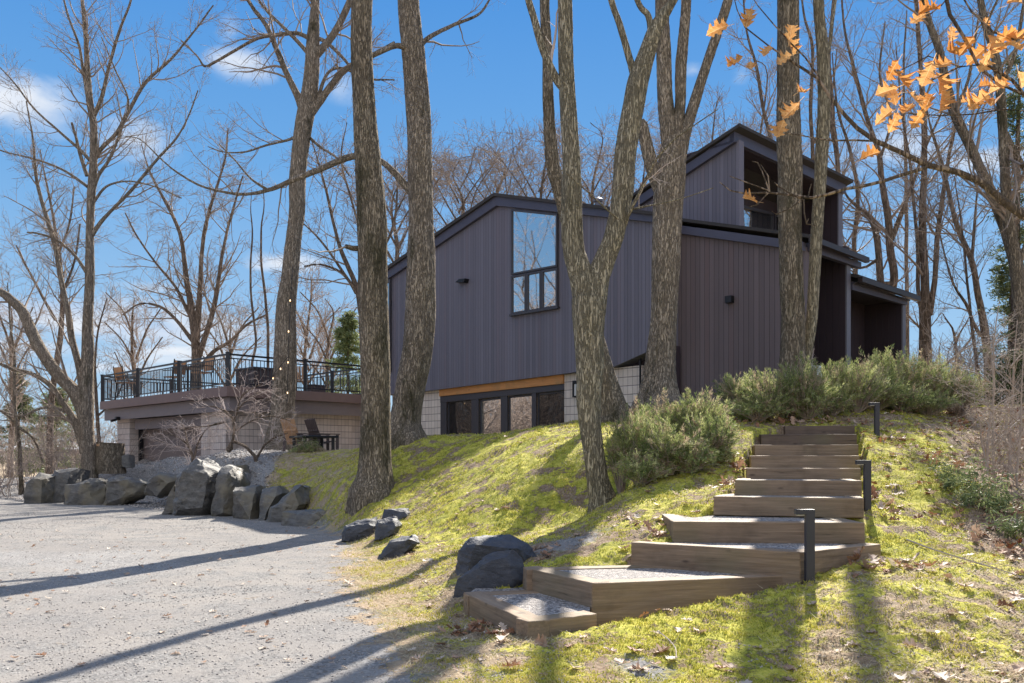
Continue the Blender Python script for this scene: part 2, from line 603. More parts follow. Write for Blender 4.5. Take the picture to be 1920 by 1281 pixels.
def bark(name, c1, c2, moss=0.0, fine=1.0, twig=False):
    m, t, bs = mat(name)
    P = geo_pos(t)
    if twig:
        n = t.noise(P, 9, 3, 0.6)
        c = t.mix(n, c1, c2)
        t.put(bs.inputs['Base Color'], c)
        bs.inputs['Roughness'].default_value = 0.75
        bs.inputs['Specular IOR Level'].default_value = 0.25
        return m
    V = t.scale(P, (34 * fine, 34 * fine, 3.6 * fine))
    n1 = t.noise(V, 1.5, 5, 0.55, 0.9)
    V2 = t.scale(P, (60 * fine, 60 * fine, 9 * fine))
    n2 = t.noise(V2, 1.4, 5, 0.7, 0.4)
    big = t.noise(P, 0.9, 4, 0.6)
    ridg = t.math('SUBTRACT', 1.0, t.math('MULTIPLY', t.math('ABSOLUTE', t.math('SUBTRACT', n1, 0.5)), 9.5))
    fur = t.smooth(ridg, 0.15, 0.85)
    k = t.math('ADD', t.math('MULTIPLY', n2, 0.55), t.math('MULTIPLY', big, 0.45))
    c = t.ramp(k, [(0.32, c1), (0.66, c2)])
    c = t.mix(t.math('MULTIPLY', fur, 0.72), c, tuple(v * 0.28 for v in c1))
    lich = t.smooth(t.noise(P, 7.0, 5, 0.65), 0.60, 0.74)
    c = t.mix(t.math('MULTIPLY', lich, 0.35), c, (0.30, 0.28, 0.22))
    if moss:
        mk = t.smooth(t.noise(t.scale(P, (2.2, 2.2, 0.8)), 1.0, 5, 0.65), 0.62 - 0.18 * moss, 0.72)
        c = t.mix(t.math('MULTIPLY', mk, 0.75), c, (0.045, 0.045, 0.018))
    t.put(bs.inputs['Base Color'], c)
    bs.inputs['Roughness'].default_value = 0.92
    bs.inputs['Specular IOR Level'].default_value = 0.15
    h = t.math('SUBTRACT', t.math('MULTIPLY', n2, 0.5), t.math('MULTIPLY', fur, 0.9))
    t.put(bs.inputs['Normal'], t.bump(h, 1.0, 0.03))
    return m


M['bark'] = bark('furrowed brown bark', (0.34, 0.275, 0.215), (0.60, 0.50, 0.40), 0.3)
M['barkg'] = bark('olive grey bark', (0.33, 0.285, 0.20), (0.60, 0.52, 0.385), 0.25)
M['barkm'] = bark('mossy dark bark', (0.27, 0.215, 0.155), (0.54, 0.45, 0.345), 0.75)
M['barkf'] = bark('grey background bark', (0.22, 0.165, 0.125), (0.42, 0.325, 0.255), 0.1, 0.6)
M['twig'] = bark('brown twigs', (0.20, 0.155, 0.125), (0.40, 0.325, 0.27), twig=True)
M['twigp'] = bark('pale twigs', (0.42, 0.33, 0.29), (0.62, 0.52, 0.48), twig=True)
M['twigr'] = bark('grey brown brush', (0.26, 0.20, 0.165), (0.50, 0.41, 0.35), twig=True)


def leafmat(name, stops, rough=0.6, trans=0.35, attr='v', blotch=None, veins=False):
    m, t, bs = mat(name)
    a = t.node('ShaderNodeAttribute', attribute_name=attr)
    c = t.ramp(a.outputs['Fac'], stops)
    n = t.noise(geo_pos(t), 45, 3, 0.6)
    n = t.noise(geo_pos(t), 38, 4, 0.7)
    if blotch: c = t.mix(t.math('MULTIPLY', t.smooth(n, 0.5, 0.68), 0.75), c, blotch)
    if veins:
        ob = t.node('ShaderNodeTexCoord').outputs['Object']
        sp = t.node('ShaderNodeSeparateXYZ'); t.put(sp.inputs[0], ob)
        ay = t.math('ABSOLUTE', sp.outputs[1])
        rib = t.smooth(ay, .0022, .0008)
        sv = t.math('ABSOLUTE', t.math('SUBTRACT', t.math('FRACT', t.math('MULTIPLY', t.math('SUBTRACT', sp.outputs[0], t.math('MULTIPLY', ay, 1.1)), 60.0)), .5))
        rib = t.math('MAXIMUM', rib, t.math('MULTIPLY', t.smooth(sv, .09, .02), .6))
        c = t.mix(t.math('MULTIPLY', rib, .55), c, (0.85, 0.62, 0.36))
        c = t.mix(t.math('MULTIPLY', t.smooth(t.noise(ob, 90, 4, .7), .58, .66), .5), c, (0.22, 0.08, 0.03))
    t.put(bs.inputs['Base Color'], c)
    bs.inputs['Roughness'].default_value = rough
    bs.inputs['Specular IOR Level'].default_value = 0.25
    if trans:
        tr = t.node('ShaderNodeBsdfTranslucent'); t.put(tr.inputs[0], c)
        mx = t.node('ShaderNodeMixShader'); mx.inputs[0].default_value = trans
        t.l.new(bs.outputs[0], mx.inputs[1]); t.l.new(tr.outputs[0], mx.inputs[2])
        t.l.new(mx.outputs[0], t.n['Material Output'].inputs[0])
    return m


M['needle'] = leafmat('juniper needles', [(0.0, (0.34, 0.23, 0.16)), (0.22, (0.50, 0.42, 0.29)), (0.36, (0.11, 0.17, 0.055)), (0.65, (0.36, 0.40, 0.15)), (1.0, (0.68, 0.66, 0.36))], 0.6, 0.4)
M['needled'] = leafmat('dark evergreen needles', [(0.0, (0.05, 0.065, 0.03)), (0.5, (0.11, 0.14, 0.06)), (1.0, (0.26, 0.29, 0.13))], 0.6, 0.3)
M['pine'] = leafmat('soft pine needles', [(0.0, (0.10, 0.13, 0.06)), (0.5, (0.22, 0.27, 0.11)), (1.0, (0.42, 0.45, 0.22))], 0.55, 0.3)
M['oak'] = leafmat('orange oak leaf', [(0.0, (0.36, 0.12, 0.035)), (0.45, (0.66, 0.29, 0.07)), (1.0, (0.82, 0.52, 0.24))], 0.55, 0.45, blotch=(0.46, 0.19, 0.06), veins=True)
M['litter'] = leafmat('dry leaf litter', [(0.0, (0.16, 0.06, 0.03)), (0.35, (0.36, 0.18, 0.10)), (0.7, (0.50, 0.36, 0.27)), (1.0, (0.72, 0.62, 0.52))], 0.6, 0.2)
M['mossb'] = leafmat('moss shoots', [(0.0, (0.08, 0.09, 0.016)), (0.28, (0.22, 0.245, 0.035)), (0.6, (0.52, 0.49, 0.075)), (1.0, (0.76, 0.63, 0.27))], 0.7, 0.3)
M['straw'] = leafmat('dry thatch', [(0.0, (0.20, 0.13, 0.08)), (0.5, (0.46, 0.36, 0.22)), (1.0, (0.72, 0.62, 0.42))], 0.7, 0.25)
M['pebble'] = leafmat('loose stone chips', [(0.0, (0.15, 0.135, 0.13)), (0.5, (0.37, 0.335, 0.31)), (1.0, (0.62, 0.56, 0.50))], 0.8, 0.0)


def glassmat(name, tint=(0.02, 0.022, 0.028), ior=2.2):
    m, t, bs = mat(name)
    n = t.noise(geo_pos(t), 1.3, 2, 0.5)
    t.put(bs.inputs['Base Color'], tint)
    bs.inputs['Roughness'].default_value = 0.02
    bs.inputs['IOR'].default_value = ior
    bs.inputs['Specular IOR Level'].default_value = 1.0
    t.put(bs.inputs['Normal'], t.bump(n, 0.03, 0.02))
    return m


M['glass'] = glassmat('reflecting glass', (0.02, 0.03, 0.04), 3.6)
M['glassd'] = glassmat('dark insect screen', (0.02, 0.018, 0.02), 1.4)


def rockmat(name, stops, ol):
    m, t, bs = mat(name)
    tcn = t.node('ShaderNodeTexCoord'); P = tcn.outputs['Object']
    n = t.noise(t.scale(P, (1, 1, 2.5)), 5, 8, 0.65, 0.4)
    n2 = t.noise(P, 24, 6, 0.7)
    big = t.noise(P, 1.7, 4, 0.6)
    c = t.ramp(t.math('ADD', t.math('MULTIPLY', n, 0.6), t.math('MULTIPLY', n2, 0.4)), stops)
    oi = t.node('ShaderNodeObjectInfo')
    c = t.mix(t.math('MULTIPLY', t.math('MULTIPLY', t.smooth(big, 0.42, 0.62), 0.7), t.math('MULTIPLY', ol, t.smooth(oi.outputs['Random'], .0, .7))), c, (0.22, 0.185, 0.12))
    t.put(bs.inputs['Base Color'], c)
    bs.inputs['Roughness'].default_value = 0.6
    bs.inputs['Specular IOR Level'].default_value = 0.5
    t.put(bs.inputs['Normal'], t.bump(t.math('ADD', n, t.math('MULTIPLY', n2, 0.3)), 0.9, 0.03))
    return m


M['rock'] = rockmat('dark slaty rock', [(0.3, (0.055, 0.053, 0.053)), (0.55, (0.145, 0.136, 0.125)), (0.75, (0.33, 0.30, 0.26))], 1.0)
M['rockshade'] = rockmat('shade toned blue black rock', [(0.3, (0.026, 0.028, 0.038)), (0.55, (0.065, 0.068, 0.082)), (0.75, (0.16, 0.16, 0.165))], 0.0)  # darker, bluer rock copy: shade of the front faces put into the colour


def groundmat():
    m, t, bs = mat('moss dirt and gravel')
    P = geo_pos(t)
    g = t.node('ShaderNodeAttribute', attribute_name='gravel').outputs['Fac']
    mo = t.node('ShaderNodeAttribute', attribute_name='moss').outputs['Fac']
    # gravel
    n1 = t.noise(P, 130, 3, 0.6); n2 = t.noise(P, 2.2, 5, 0.6); n3 = t.noise(P, 14, 5, 0.7)
    vo = t.voro(P, 75, 'F1', 1)
    gs = t.node('ShaderNodeSeparateColor'); t.put(gs.inputs[0], vo)
    gk = t.math('ADD', t.math('MULTIPLY', gs.outputs[0], 0.45), t.math('ADD', t.math('MULTIPLY', n1, 0.35), t.math('MULTIPLY', n3, 0.3)))
    gcol = t.ramp(gk, [(0.2, (0.07, 0.071, 0.078)), (0.5, (0.20, 0.195, 0.19)), (0.85, (0.40, 0.385, 0.365))])
    fines = t.mix(t.noise(P, 60, 4, 0.7), (0.25, 0.228, 0.21), (0.37, 0.342, 0.315))
    gravcol = t.mix(t.math('MULTIPLY', t.smooth(t.math('ADD', n2, t.math('MULTIPLY', n3, .4)), 0.58, 0.78), 0.85), gcol, fines)
    gstone = t.node('ShaderNodeAttribute', attribute_name='bluestone').outputs['Fac']
    gravcol = t.mix(gstone, gravcol, t.ramp(gk, [(0.2, (0.10, 0.10, 0.108)), (0.5, (0.26, 0.255, 0.255)), (0.85, (0.50, 0.48, 0.455))]))
    gravcol = t.mix(t.math('MULTIPLY', t.smooth(t.noise(P, 0.55, 4, 0.6, 0.8), 0.42, 0.62), 0.55), gravcol, t.mix(gk, (0.13, 0.125, 0.125), (0.33, 0.31, 0.295)))
    # moss
    m1 = t.noise(P, 9, 6, 0.65, 0.5); m2 = t.noise(P, 55, 4, 0.7); m3 = t.noise(P, 1.3, 4, 0.6)
    mk = t.math('ADD', t.math('MULTIPLY', m1, 0.5), t.math('ADD', t.math('MULTIPLY', m2, 0.35), t.math('MULTIPLY', m3, 0.25)))
    mcol = t.ramp(mk, [(0.36, (0.07, 0.08, 0.016)), (0.46, (0.24, 0.25, 0.035)), (0.58, (0.52, 0.48, 0.075)), (0.72, (0.68, 0.56, 0.24))])
    # dirt and thatch
    d1 = t.noise(P, 22, 6, 0.7, 0.6); d2 = t.noise(P, 90, 3, 0.7)
    dcol = t.ramp(t.math('ADD', t.math('MULTIPLY', d1, 0.6), t.math('MULTIPLY', d2, 0.4)), [(0.33, (0.11, 0.07, 0.045)), (0.5, (0.27, 0.19, 0.13)), (0.68, (0.50, 0.41, 0.31))])
    dry = t.node('ShaderNodeAttribute', attribute_name='dry').outputs['Fac']
    dcol = t.mix(t.math('MULTIPLY', dry, 0.75), dcol, t.mix(d1, (0.40, 0.30, 0.19), (0.66, 0.54, 0.37)))
    brk = t.math('ADD', t.math('MULTIPLY', t.noise(P, 3.5, 6, 0.62, 0.4), 0.75), t.math('MULTIPLY', t.noise(P, 26, 5, 0.7, 0.4), 0.35))
    mm = t.smooth(t.math('ADD', t.math('SUBTRACT', mo, 0.5), t.math('MULTIPLY', t.math('SUBTRACT', brk, 0.55), 4.6)), -0.20, 0.14)
    soil = t.mix(mm, dcol, mcol)
    gm = t.smooth(t.math('ADD', t.math('SUBTRACT', g, 0.5), t.math('MULTIPLY', t.math('SUBTRACT', brk, 0.55), 3.0)), -0.15, 0.15)
    col = t.mix(gm, soil, gravcol)
    t.put(bs.inputs['Base Color'], col)
    bs.inputs['Roughness'].default_value = 0.95
    bs.inputs['Specular IOR Level'].default_value = 0.2
    hs = t.math('ADD', t.math('MULTIPLY', m1, 0.8), t.math('ADD', t.math('MULTIPLY', m2, 0.35), t.math('MULTIPLY', mm, 0.5)))
    hg = t.math('ADD', t.math('MULTIPLY', gs.outputs[0], 0.22), t.math('MULTIPLY', n1, 0.22))
    mxh = t.node('ShaderNodeMix', data_type='FLOAT')
    t.put(mxh.inputs[0], gm); t.put(mxh.inputs[2], hs); t.put(mxh.inputs[3], hg)
    t.put(bs.inputs['Normal'], t.bump(mxh.outputs[0], 0.8, 0.03))
    return m


M['ground'] = groundmat()


def treadmat():
    m, t, bs = mat('step gravel')
    P = geo_pos(t)
    vo = t.voro(P, 70, 'F1', 1)
    gs = t.node('ShaderNodeSeparateColor'); t.put(gs.inputs[0], vo)
    vd = t.voro(P, 70, 'F1', 0)
    c = t.ramp(gs.outputs[0], [(0.0, (0.10, 0.09, 0.09)), (0.5, (0.26, 0.235, 0.225)), (1.0, (0.55, 0.50, 0.46))])
    t.put(bs.inputs['Base Color'], c)
    bs.inputs['Roughness'].default_value = 0.8
    t.put(bs.inputs['Normal'], t.bump(t.math('SUBTRACT', 1.0, vd), 1.0, 0.012))
    return m


M['tread'] = treadmat()

# ------------------------------------------------------------------ terrain
CP = [  # (px, py, depth) ground seen in the photo
    (1300, 1115, 5.85), (1500, 1090, 6.0), (1500, 1281, 4.35), (1200, 1281, 4.2), (1720, 1281, 4.3), (1920, 1281, 4.2), (1920, 1150, 5.2), (1700, 1100, 5.6),
    (1900, 1010, 7.2), (1900, 900, 10), (1660, 1030, 6.7), (1632, 942, 8.0), (1640, 815, 11), (1720, 803, 11.6), (1840, 792, 13), (1850, 770, 14), (1750, 860, 9.6),
    (1760, 760, 14.5), (1900, 745, 20), (1600, 752, 13.5),
    (1325, 968, 7.5), (1368, 926, 8.1), (1395, 892, 9.2), (1402, 822, 10.6), (1425, 805, 11.2), (1255, 1018, 6.85), (1175, 1056, 6.75), (970, 1092, 6.6),
    (1112, 1150, 5.7), (990, 1195, 5.2), (860, 1148, 6.3), (1130, 955, 9.8), (1000, 1010, 8.6), (900, 1030, 8.6),
    (705, 925, 13.6), (850, 1000, 10.2), (780, 960, 12.0), (900, 900, 12), (1000, 850, 12), (1000, 905, 10.8), (1050, 798, 13.6), (820, 818, 16.0), (765, 824, 15.5), (700, 850, 17), (1100, 850, 11), (1150, 790, 13.3),
    (1235, 755, 14.5), (1290, 766, 14.0), (1200, 905, 9.4), (1280, 905, 9.1), (1350, 800, 11.5), (1350, 775, 12.5), (1450, 772, 13), (950, 812, 14.2),
    (600, 900, 17), (640, 868, 17), (560, 857, 19.5), (680, 842, 18.5), (480, 905, 18.5), (430, 880, 19), (300, 902, 21), (200, 903, 22.5), (100, 908, 24),
    (260, 862, 24.5), (400, 853, 21.5), (180, 878, 23.8), (500, 850, 20.8), (600, 847, 20.5), (260, 866, 31), (480, 858, 28), (590, 852, 24), (560, 935, 15.8)]
CPW = [tuple(px(*c)) for c in CP]
CPW += [(-14, 30, 0.1), (-22, 32, 0.0), (-8, 45, 1.0), (5, 40, 1.6), (12, 30, 2.2), (20, 25, 2.4), (30, 40, 2.4), (0, 28, 1.5), (8, 20, 1.9), (1, 18, 1.35), (-.2, 16.2, 1.45), (-1.5, 21, 1.25), (3, 16.8, 1.7), (6, 16, 1.9), (1.5, 15.2, 1.6), (9, 12, 1.6), (7, 7, .6), (5, 2, -.1), (9, 3, 0.1), (0, 1, 0), (3, -4, -.1), (-30, 60, 0), (30, 90, 1.5), (-70, 120, -1), (90, 100, 1), (0, 200, -1), (16, 14, 1.9)]
CPW = np.array(CPW)
_c = 0.7
_D = np.sqrt(((CPW[:, None, :2] - CPW[None, :, :2]) ** 2).sum(-1) + _c * _c)
_n = len(CPW)
_A = np.zeros((_n + 1, _n + 1)); _A[:_n, :_n] = _D + np.eye(_n) * -0.004; _A[:_n, _n] = 1; _A[_n, :_n] = 1
_w = np.linalg.solve(_A, np.concatenate([CPW[:, 2], [0]]))


def seg_dist(X, Y, poly, closed=True):
    P = np.array(poly, float)
    best = np.full(X.shape, 1e9)
    n = len(P)
    inside = np.zeros(X.shape, bool)
    for i in range(n if closed else n - 1):
        a = P[i]; b = P[(i + 1) % n]
        ab = b - a
        t = np.clip(((X - a[0]) * ab[0] + (Y - a[1]) * ab[1]) / (ab @ ab + 1e-12), 0, 1)
        d = np.hypot(X - a[0] - t * ab[0], Y - a[1] - t * ab[1])
        best = np.minimum(best, d)
        if closed:
            cond = ((a[1] > Y) != (b[1] > Y)) & (X < (b[0] - a[0]) * (Y - a[1]) / (b[1] - a[1] + 1e-12) + a[0])
            inside ^= cond
    return np.where(inside, -best, best) if closed else best


def g0(x, y):   # a point on the flat drive seen at pixel
    d = F * EYE / (y - HOR)
    return ((x - 960) / F * d, d)


DRIVE = [g0(870, 1281), g0(800, 1190), g0(720, 1105), g0(655, 1045), g0(636, 1005), g0(560, 980), g0(500, 971), g0(430, 957), g0(380, 952), g0(320, 948), g0(270, 934), g0(200, 935), g0(45, 933), (-19, 25), (-40, 30), (-60, 20), (-60, -12), (4, -12), (1.6, -3), (0.5, 2)]
BERM = [tuple(px(x, y, d)[:2]) for x, y, d in [(45, 930, 23.4), (200, 930, 22), (330, 930, 19), (470, 920, 17.5), (505, 890, 18.6), (540, 868, 21.5), (590, 852, 25)]] + [(-5.2, 30), (-9, 40), (-22, 44), (-26, 36), (-16, 27)]
STEPS_E = [0.95, 0.80, 0.63, 0.48, 0.32, 0.19, 0.085, -0.048, -0.175, -0.317, -0.445]


def W2(x, y, e):      # a point on the level plane e below the eye
    d = F * e / (y - HOR)
    return np.array([(x - 960) / F * d, d])


def D2(x, d): return np.array([(x - 960) / F * d, d])


# ground is cut away under the treads
_rows = [(.95, W2(868, 1110, .95), W2(1120, 1150, .95)), (.80, W2(980, 1063, .80), W2(1500, 1078, .80)), (.63, W2(1183, 1017, .63), W2(1652, 1020, .63)),
         (.48, W2(1262, 978, .48), W2(1622, 980, .48)), (.32, D2(1338, 7.68), D2(1620, 7.28)), (.19, D2(1378, 8.25), D2(1616, 7.95)), (.088, D2(1400, 9.2), D2(1614, 8.95)),
         (-.045, D2(1408, 9.75), D2(1612, 9.6)), (-.172, D2(1415, 10.2), D2(1610, 10.1)), (-.315, D2(1427, 11.0), D2(1607, 10.9)), (-.44, D2(1472, 11.45), D2(1603, 11.4))]
FOOT = []
for _i in range(len(_rows) - 1):
    e_, a_, c_ = _rows[_i]; _, a2, c2 = _rows[_i + 1]
    FOOT.append(([tuple(a_), tuple(c_), tuple(c2), tuple(a2)], EYE - e_ - .13))
_q = np.array([0.0, -0.25])
FOOT.append(([tuple(D2(1408, 9.4)), tuple(D2(1612, 9.3)), tuple(D2(1612, 10)), tuple(D2(1408, 10))], EYE - .088 - .1))
FOOT.append(([tuple(W2(990, 1165, .95)), tuple(W2(1120, 1150, .95)), tuple(W2(1110, 1093, .80)), tuple(W2(980, 1063, .80)), tuple(W2(868, 1110, .95))], EYE - .95 - .13))
FOOT.append(([tuple(W2(1110, 1093, .80)), tuple(W2(1500, 1078, .80)), tuple(W2(1500, 1035, .63)), tuple(W2(1183, 1017, .63))], EYE - .80 - .13))


def terr(X, Y, micro=True):
    X = np.asarray(X, float); Y = np.asarray(Y, float)
    sh = X.shape
    x = X.ravel(); y = Y.ravel()
    z = np.full(x.shape, _w[_n])
    for i in range(_n):
        z += _w[i] * np.sqrt((x - CPW[i, 0]) ** 2 + (y - CPW[i, 1]) ** 2 + _c * _c)
    r = np.hypot(x, y)
    z = z * (1 - sstep(r, 70, 140)) + (-1.0) * sstep(r, 70, 140)
    sdv = seg_dist(x, y, DRIVE)
    z = z * sstep(sdv, -0.1, 0.6)
    zc = np.full(x.shape, 9.0)
    if micro:
        hill = sstep(sdv, 0.0, 0.8)
        b1 = fbm(x * 1.3, y * 1.3, seed=3, octv=3) * 0.035
        b2 = (1 - np.abs(fbm(x * 5, y * 5, seed=9, octv=4))) ** 3 * 0.034 - 0.02
        z = z + hill * (b1 + b2 * (1 - sstep(r, 16, 30))) + (1 - hill) * fbm(x * 1.1, y * 1.1, seed=5, octv=5) * 0.02
    for poly, zt_ in FOOT:
        P_ = np.array(poly)
        bb = (x > P_[:, 0].min() - .1) & (x < P_[:, 0].max() + .1) & (y > P_[:, 1].min() - .1) & (y < P_[:, 1].max() + .1)
        if bb.any():
            d_ = seg_dist(x[bb], y[bb], poly)
            z[bb] = np.minimum(z[bb], zt_ + 6 * np.maximum(d_ - .04, 0))
    return z.reshape(sh)


def tz(x, y):
    return float(terr(np.array([x]), np.array([y]), False)[0])


def zones(X, Y):
    sdv = seg_dist(X, Y, DRIVE); sb = seg_dist(X, Y, BERM)
    lo_ = np.where(Y < 11, -.55, -.35)
    grav = np.maximum(1 - np.clip((sdv - lo_) / (.45 - lo_), 0, 1), 1 - sstep(sb, -0.3, 0.3))
    grav = np.maximum(grav, .8 * np.exp(-((X - .45) / .45) ** 2 - ((Y - 7.7) / .4) ** 2))
    grav = np.maximum(grav, .62 * np.exp(-((X - .62) / .35) ** 2 - ((Y - 4.5) / .3) ** 2))
    # moss fringe creeping over the near drive edge
    grav = np.where(sb > 0, grav - 0.25 * (1 - sstep(np.abs(sdv + .1), 0, .8)) * (Y < 9), grav)
    blue = 1 - sstep(sb, -0.3, 0.3)
    blue = np.maximum(blue, 0.7 * sstep(fbm(X * .5, Y * .5, seed=44, octv=3), 0.05, 0.5) * (Y < 12))
    moss = np.full(X.shape, 0.63)
    dry = np.zeros(X.shape)
    k = X / np.maximum(Y, 0.5)
    # tan grass on the upper left bank
    t = sstep(-k, 0.15, 0.2) * sstep(Y, 12, 14)
    dry = np.maximum(dry, .7 * t); moss = moss - 0.16 * t
    t = sstep(-k, 0.03, 0.16) * sstep(Y, 17, 21)
    dry = np.maximum(dry, t * .6); moss = moss - 0.12 * t
    # worn strip between the rocks and the steps, leafy bank at far right
    gl = np.exp(-(((X - 0.35) / 0.8) ** 2 + ((Y - 7.9) / 0.9) ** 2)); moss -= 0.35 * gl
    lb = sstep(k, 0.47, 0.56) * sstep(Y, 6.2, 7.5); moss -= 0.75 * lb
    ub = sstep(Y, 10.8, 12) * sstep(k, 0.2, 0.26); moss -= 0.25 * ub
    fr = sstep(k, 0.24, 0.36) * (1 - sstep(Y, 5.6, 6.6)); moss -= 0.18 * fr; dry = np.maximum(dry, .4 * fr)
    ed = np.exp(-(np.maximum(sdv, 0) / .55) ** 2) * (Y < 13); moss -= .34 * ed; dry = np.maximum(dry, .5 * ed)
    far = sstep(np.hypot(X, Y), 24, 32); moss -= far * 0.6; dry = np.maximum(dry, far * .5)
    return np.clip(grav, 0, 1), np.clip(moss, 0, 1), np.clip(dry, 0, 1), blue


def ground_grid():
    ys = [-4.0]
    while ys[-1] < 46:
        ys.append(ys[-1] + (0.10 if ys[-1] < 3.2 else max(0.022, 0.0045 * ys[-1])))
    ys = np.array(ys)
    u = np.linspace(-1, 1, 860)
    Y = np.repeat(ys[:, None], len(u), 1)
    X = u[None, :] * (np.maximum(Y, 3.5) * 0.64 + 3.0)
    Z = terr(X, Y)
    g, mo, dr, bl = zones(X.ravel(), Y.ravel())
    V = np.stack([X, Y, Z], -1).reshape(-1, 3)
    nr, nc = X.shape
    i = np.arange(nr - 1)[:, None] * nc + np.arange(nc - 1)
    Q = np.stack([i, i + 1, i + nc + 1, i + nc], -1).reshape(-1, 4)
    cx = V[Q].mean(1)
    sdv = seg_dist(cx[:, 0], cx[:, 1], DRIVE)
    isd = sdv < 0.05
    for nm, sel, kind in (('driveway', isd, 'structure'), ('hillside', ~isd, 'structure')):
        q = Q[sel]
        used, inv = np.unique(q.ravel(), return_inverse=True)
        me = mesh_np(nm, V[used], inv.reshape(-1, 4), {'gravel': g[used], 'moss': mo[used], 'dry': dr[used], 'bluestone': bl[used]}, smooth=True)
        tag(link(nm, me, M['ground']), kind='structure', label='packed grey gravel driveway' if nm == 'driveway' else 'mossy hillside rising to the dark house')
    # coarse land beyond, reaching the horizon
    r = np.concatenate([[0.0], np.geomspace(2.0, 2500, 90)])
    a = np.linspace(0, 2 * np.pi, 145)[:-1]
    R, Aa = np.meshgrid(r, a, indexing='ij')
    X = R * np.sin(Aa); Y = R * np.cos(Aa)
    Z = terr(X, Y, False)
    mg = .5 + .06 * np.hypot(X, Y)
    innear = (Y > -4.0 + mg) & (Y < 46.0 - mg) & (np.abs(X) < (np.maximum(Y, 3.5) * 0.64 + 3.0 - mg))
    Z = np.where(innear, Z - 0.35, Z - 0.01)
    g, mo, dr, bl = zones(X.ravel(), Y.ravel())
    V = np.stack([X, Y, Z], -1).reshape(-1, 3)
    nr, nc = X.shape
    Q = []
    ii = np.arange(nr - 1)[:, None] * nc; jj = np.arange(nc)[None, :]; jn = (jj + 1) % nc
    Q = np.stack([ii + jj, ii + jn, ii + nc + jn, ii + nc + jj], -1).reshape(-1, 4)
    me = mesh_np('ground', V, Q, {'gravel': g, 'moss': mo, 'dry': dr, 'bluestone': bl}, smooth=True)
    tag(link('ground', me, M['ground']), kind='structure', label='leafy ground beyond the yard')


ground_grid()


_GY = np.arange(4.0, 26.0, .04)


def ground_depth(x, y):
    X = (x - 960.0) / F * _GY
    yy = HOR - (terr(X, _GY, False) - EYE) / _GY * F
    i = np.argmax(yy <= y)
    return float(_GY[i]) if (yy <= y).any() else 15.0

# ------------------------------------------------------------------ the house
C1, C2, C3 = 22.66, 23.57, 24.5
M2, M3 = 11.87, 14.56
house = thing('modern_house', 'dark vertical-board house with steep sloping roofs at the top of the mossy hill', 'house', tuple(px(1090, 690, 21)[:2]) + (2.0,))
BK = -NA                                    # into the house


def polyA(pts, c, off=0.0):
    return [onA(x, y, c) + NA * off for x, y in pts]


def polyB(pts, m, off=0.0):
    return [onB(x, y, m) + NB * off for x, y in pts]


# main volume
b = MB()
b.prism(polyA([(721, 741), (801, 733), (1049, 702), (1130, 690.5), (1150, 688), (1240, 648), (1240, 412), (934, 374), (721, 522)], C1), BK * 6.5)
b.build('main_wall', M['sidA'], house)
b = MB()   # fascia, two boards stepped
for (a0, a1) in (((721, 531), (935, 387)), ((935, 387), (1241, 419.5))):
    t0 = (a0[0], a0[1] - (17 if a0[0] < 800 else 21)); t1 = (a1[0], a1[1] - (21 if a1[0] < 1000 else 16))
    b.prism(polyA([a0, a1, t1, t0], C1, 0.10), BK * 0.13)
b.build('fascia', M['fascia'], house, bevel=0.006)
b = MB()
for (a0, a1) in (((719, 517), (934, 370)), ((934, 370), (1243, 407))):
    b.prism(polyA([a0, a1, (a1[0], a1[1] - 6), (a0[0], a0[1] - 6)], C1, 0.17), BK * 6.8)
b.build('roof', M['roof'], house)

# block base with window wall
b = MB()
b.prism(polyA([(730, 880), (818, 880), (818, 729), (730, 738)], C1, -0.16), BK * 5)
b.prism(polyA([(1050, 850), (1196, 830), (1196, 684), (1050, 699)], C1, -0.16), BK * 5)
b.build('block_wall', M['blkA'], house)
b = MB(); b.prism(polyA([(818, 743), (1050, 719), (1050, 699), (818, 729)], C1, -0.10), BK * 0.14)
b.build('beam', M['cedar'], house, bevel=0.004)
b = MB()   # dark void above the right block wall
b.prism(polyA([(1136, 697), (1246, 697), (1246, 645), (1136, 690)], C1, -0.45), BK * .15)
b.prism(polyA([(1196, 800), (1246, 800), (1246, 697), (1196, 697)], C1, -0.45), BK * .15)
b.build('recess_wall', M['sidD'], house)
b = MB(); b.prism(polyA([(1192.5, 800), (1194.5, 800), (1194.5, 672), (1192.5, 673)], C1, -0.12), BK * 0.05)
b.build('corner_trim', M['black'], house)


def window_A(pts, c, nm='window', fr=0.055, off=0.03, gl='glass', parent=None, depth=0.05, inner=None):
    """frame with pane; pts = bl, br, tr, tl outer corners in pixels"""
    P = polyA(pts, c, off)
    C = sum(P) / 4
    Q = []
    for i in range(4):
        a = P[i]; p = P[i - 1] - a; n = P[(i + 1) % 4] - a
        Q.append(a + p / np.linalg.norm(p) * fr + n / np.linalg.norm(n) * fr)
    b = MB()
    for i in range(4):
        j = (i + 1) % 4
        b.prism([P[i], P[j], Q[j], Q[i]], NA * depth)
    f = b.build(nm, M['frame'], parent or house, bevel=0.004)
    g = MB(); g.prism(Q, NA * 0.006, NA * 0.012)
    o = g.build('pane', M[gl], house)
    o.parent = f; o.location = (0, 0, 0)
    return f


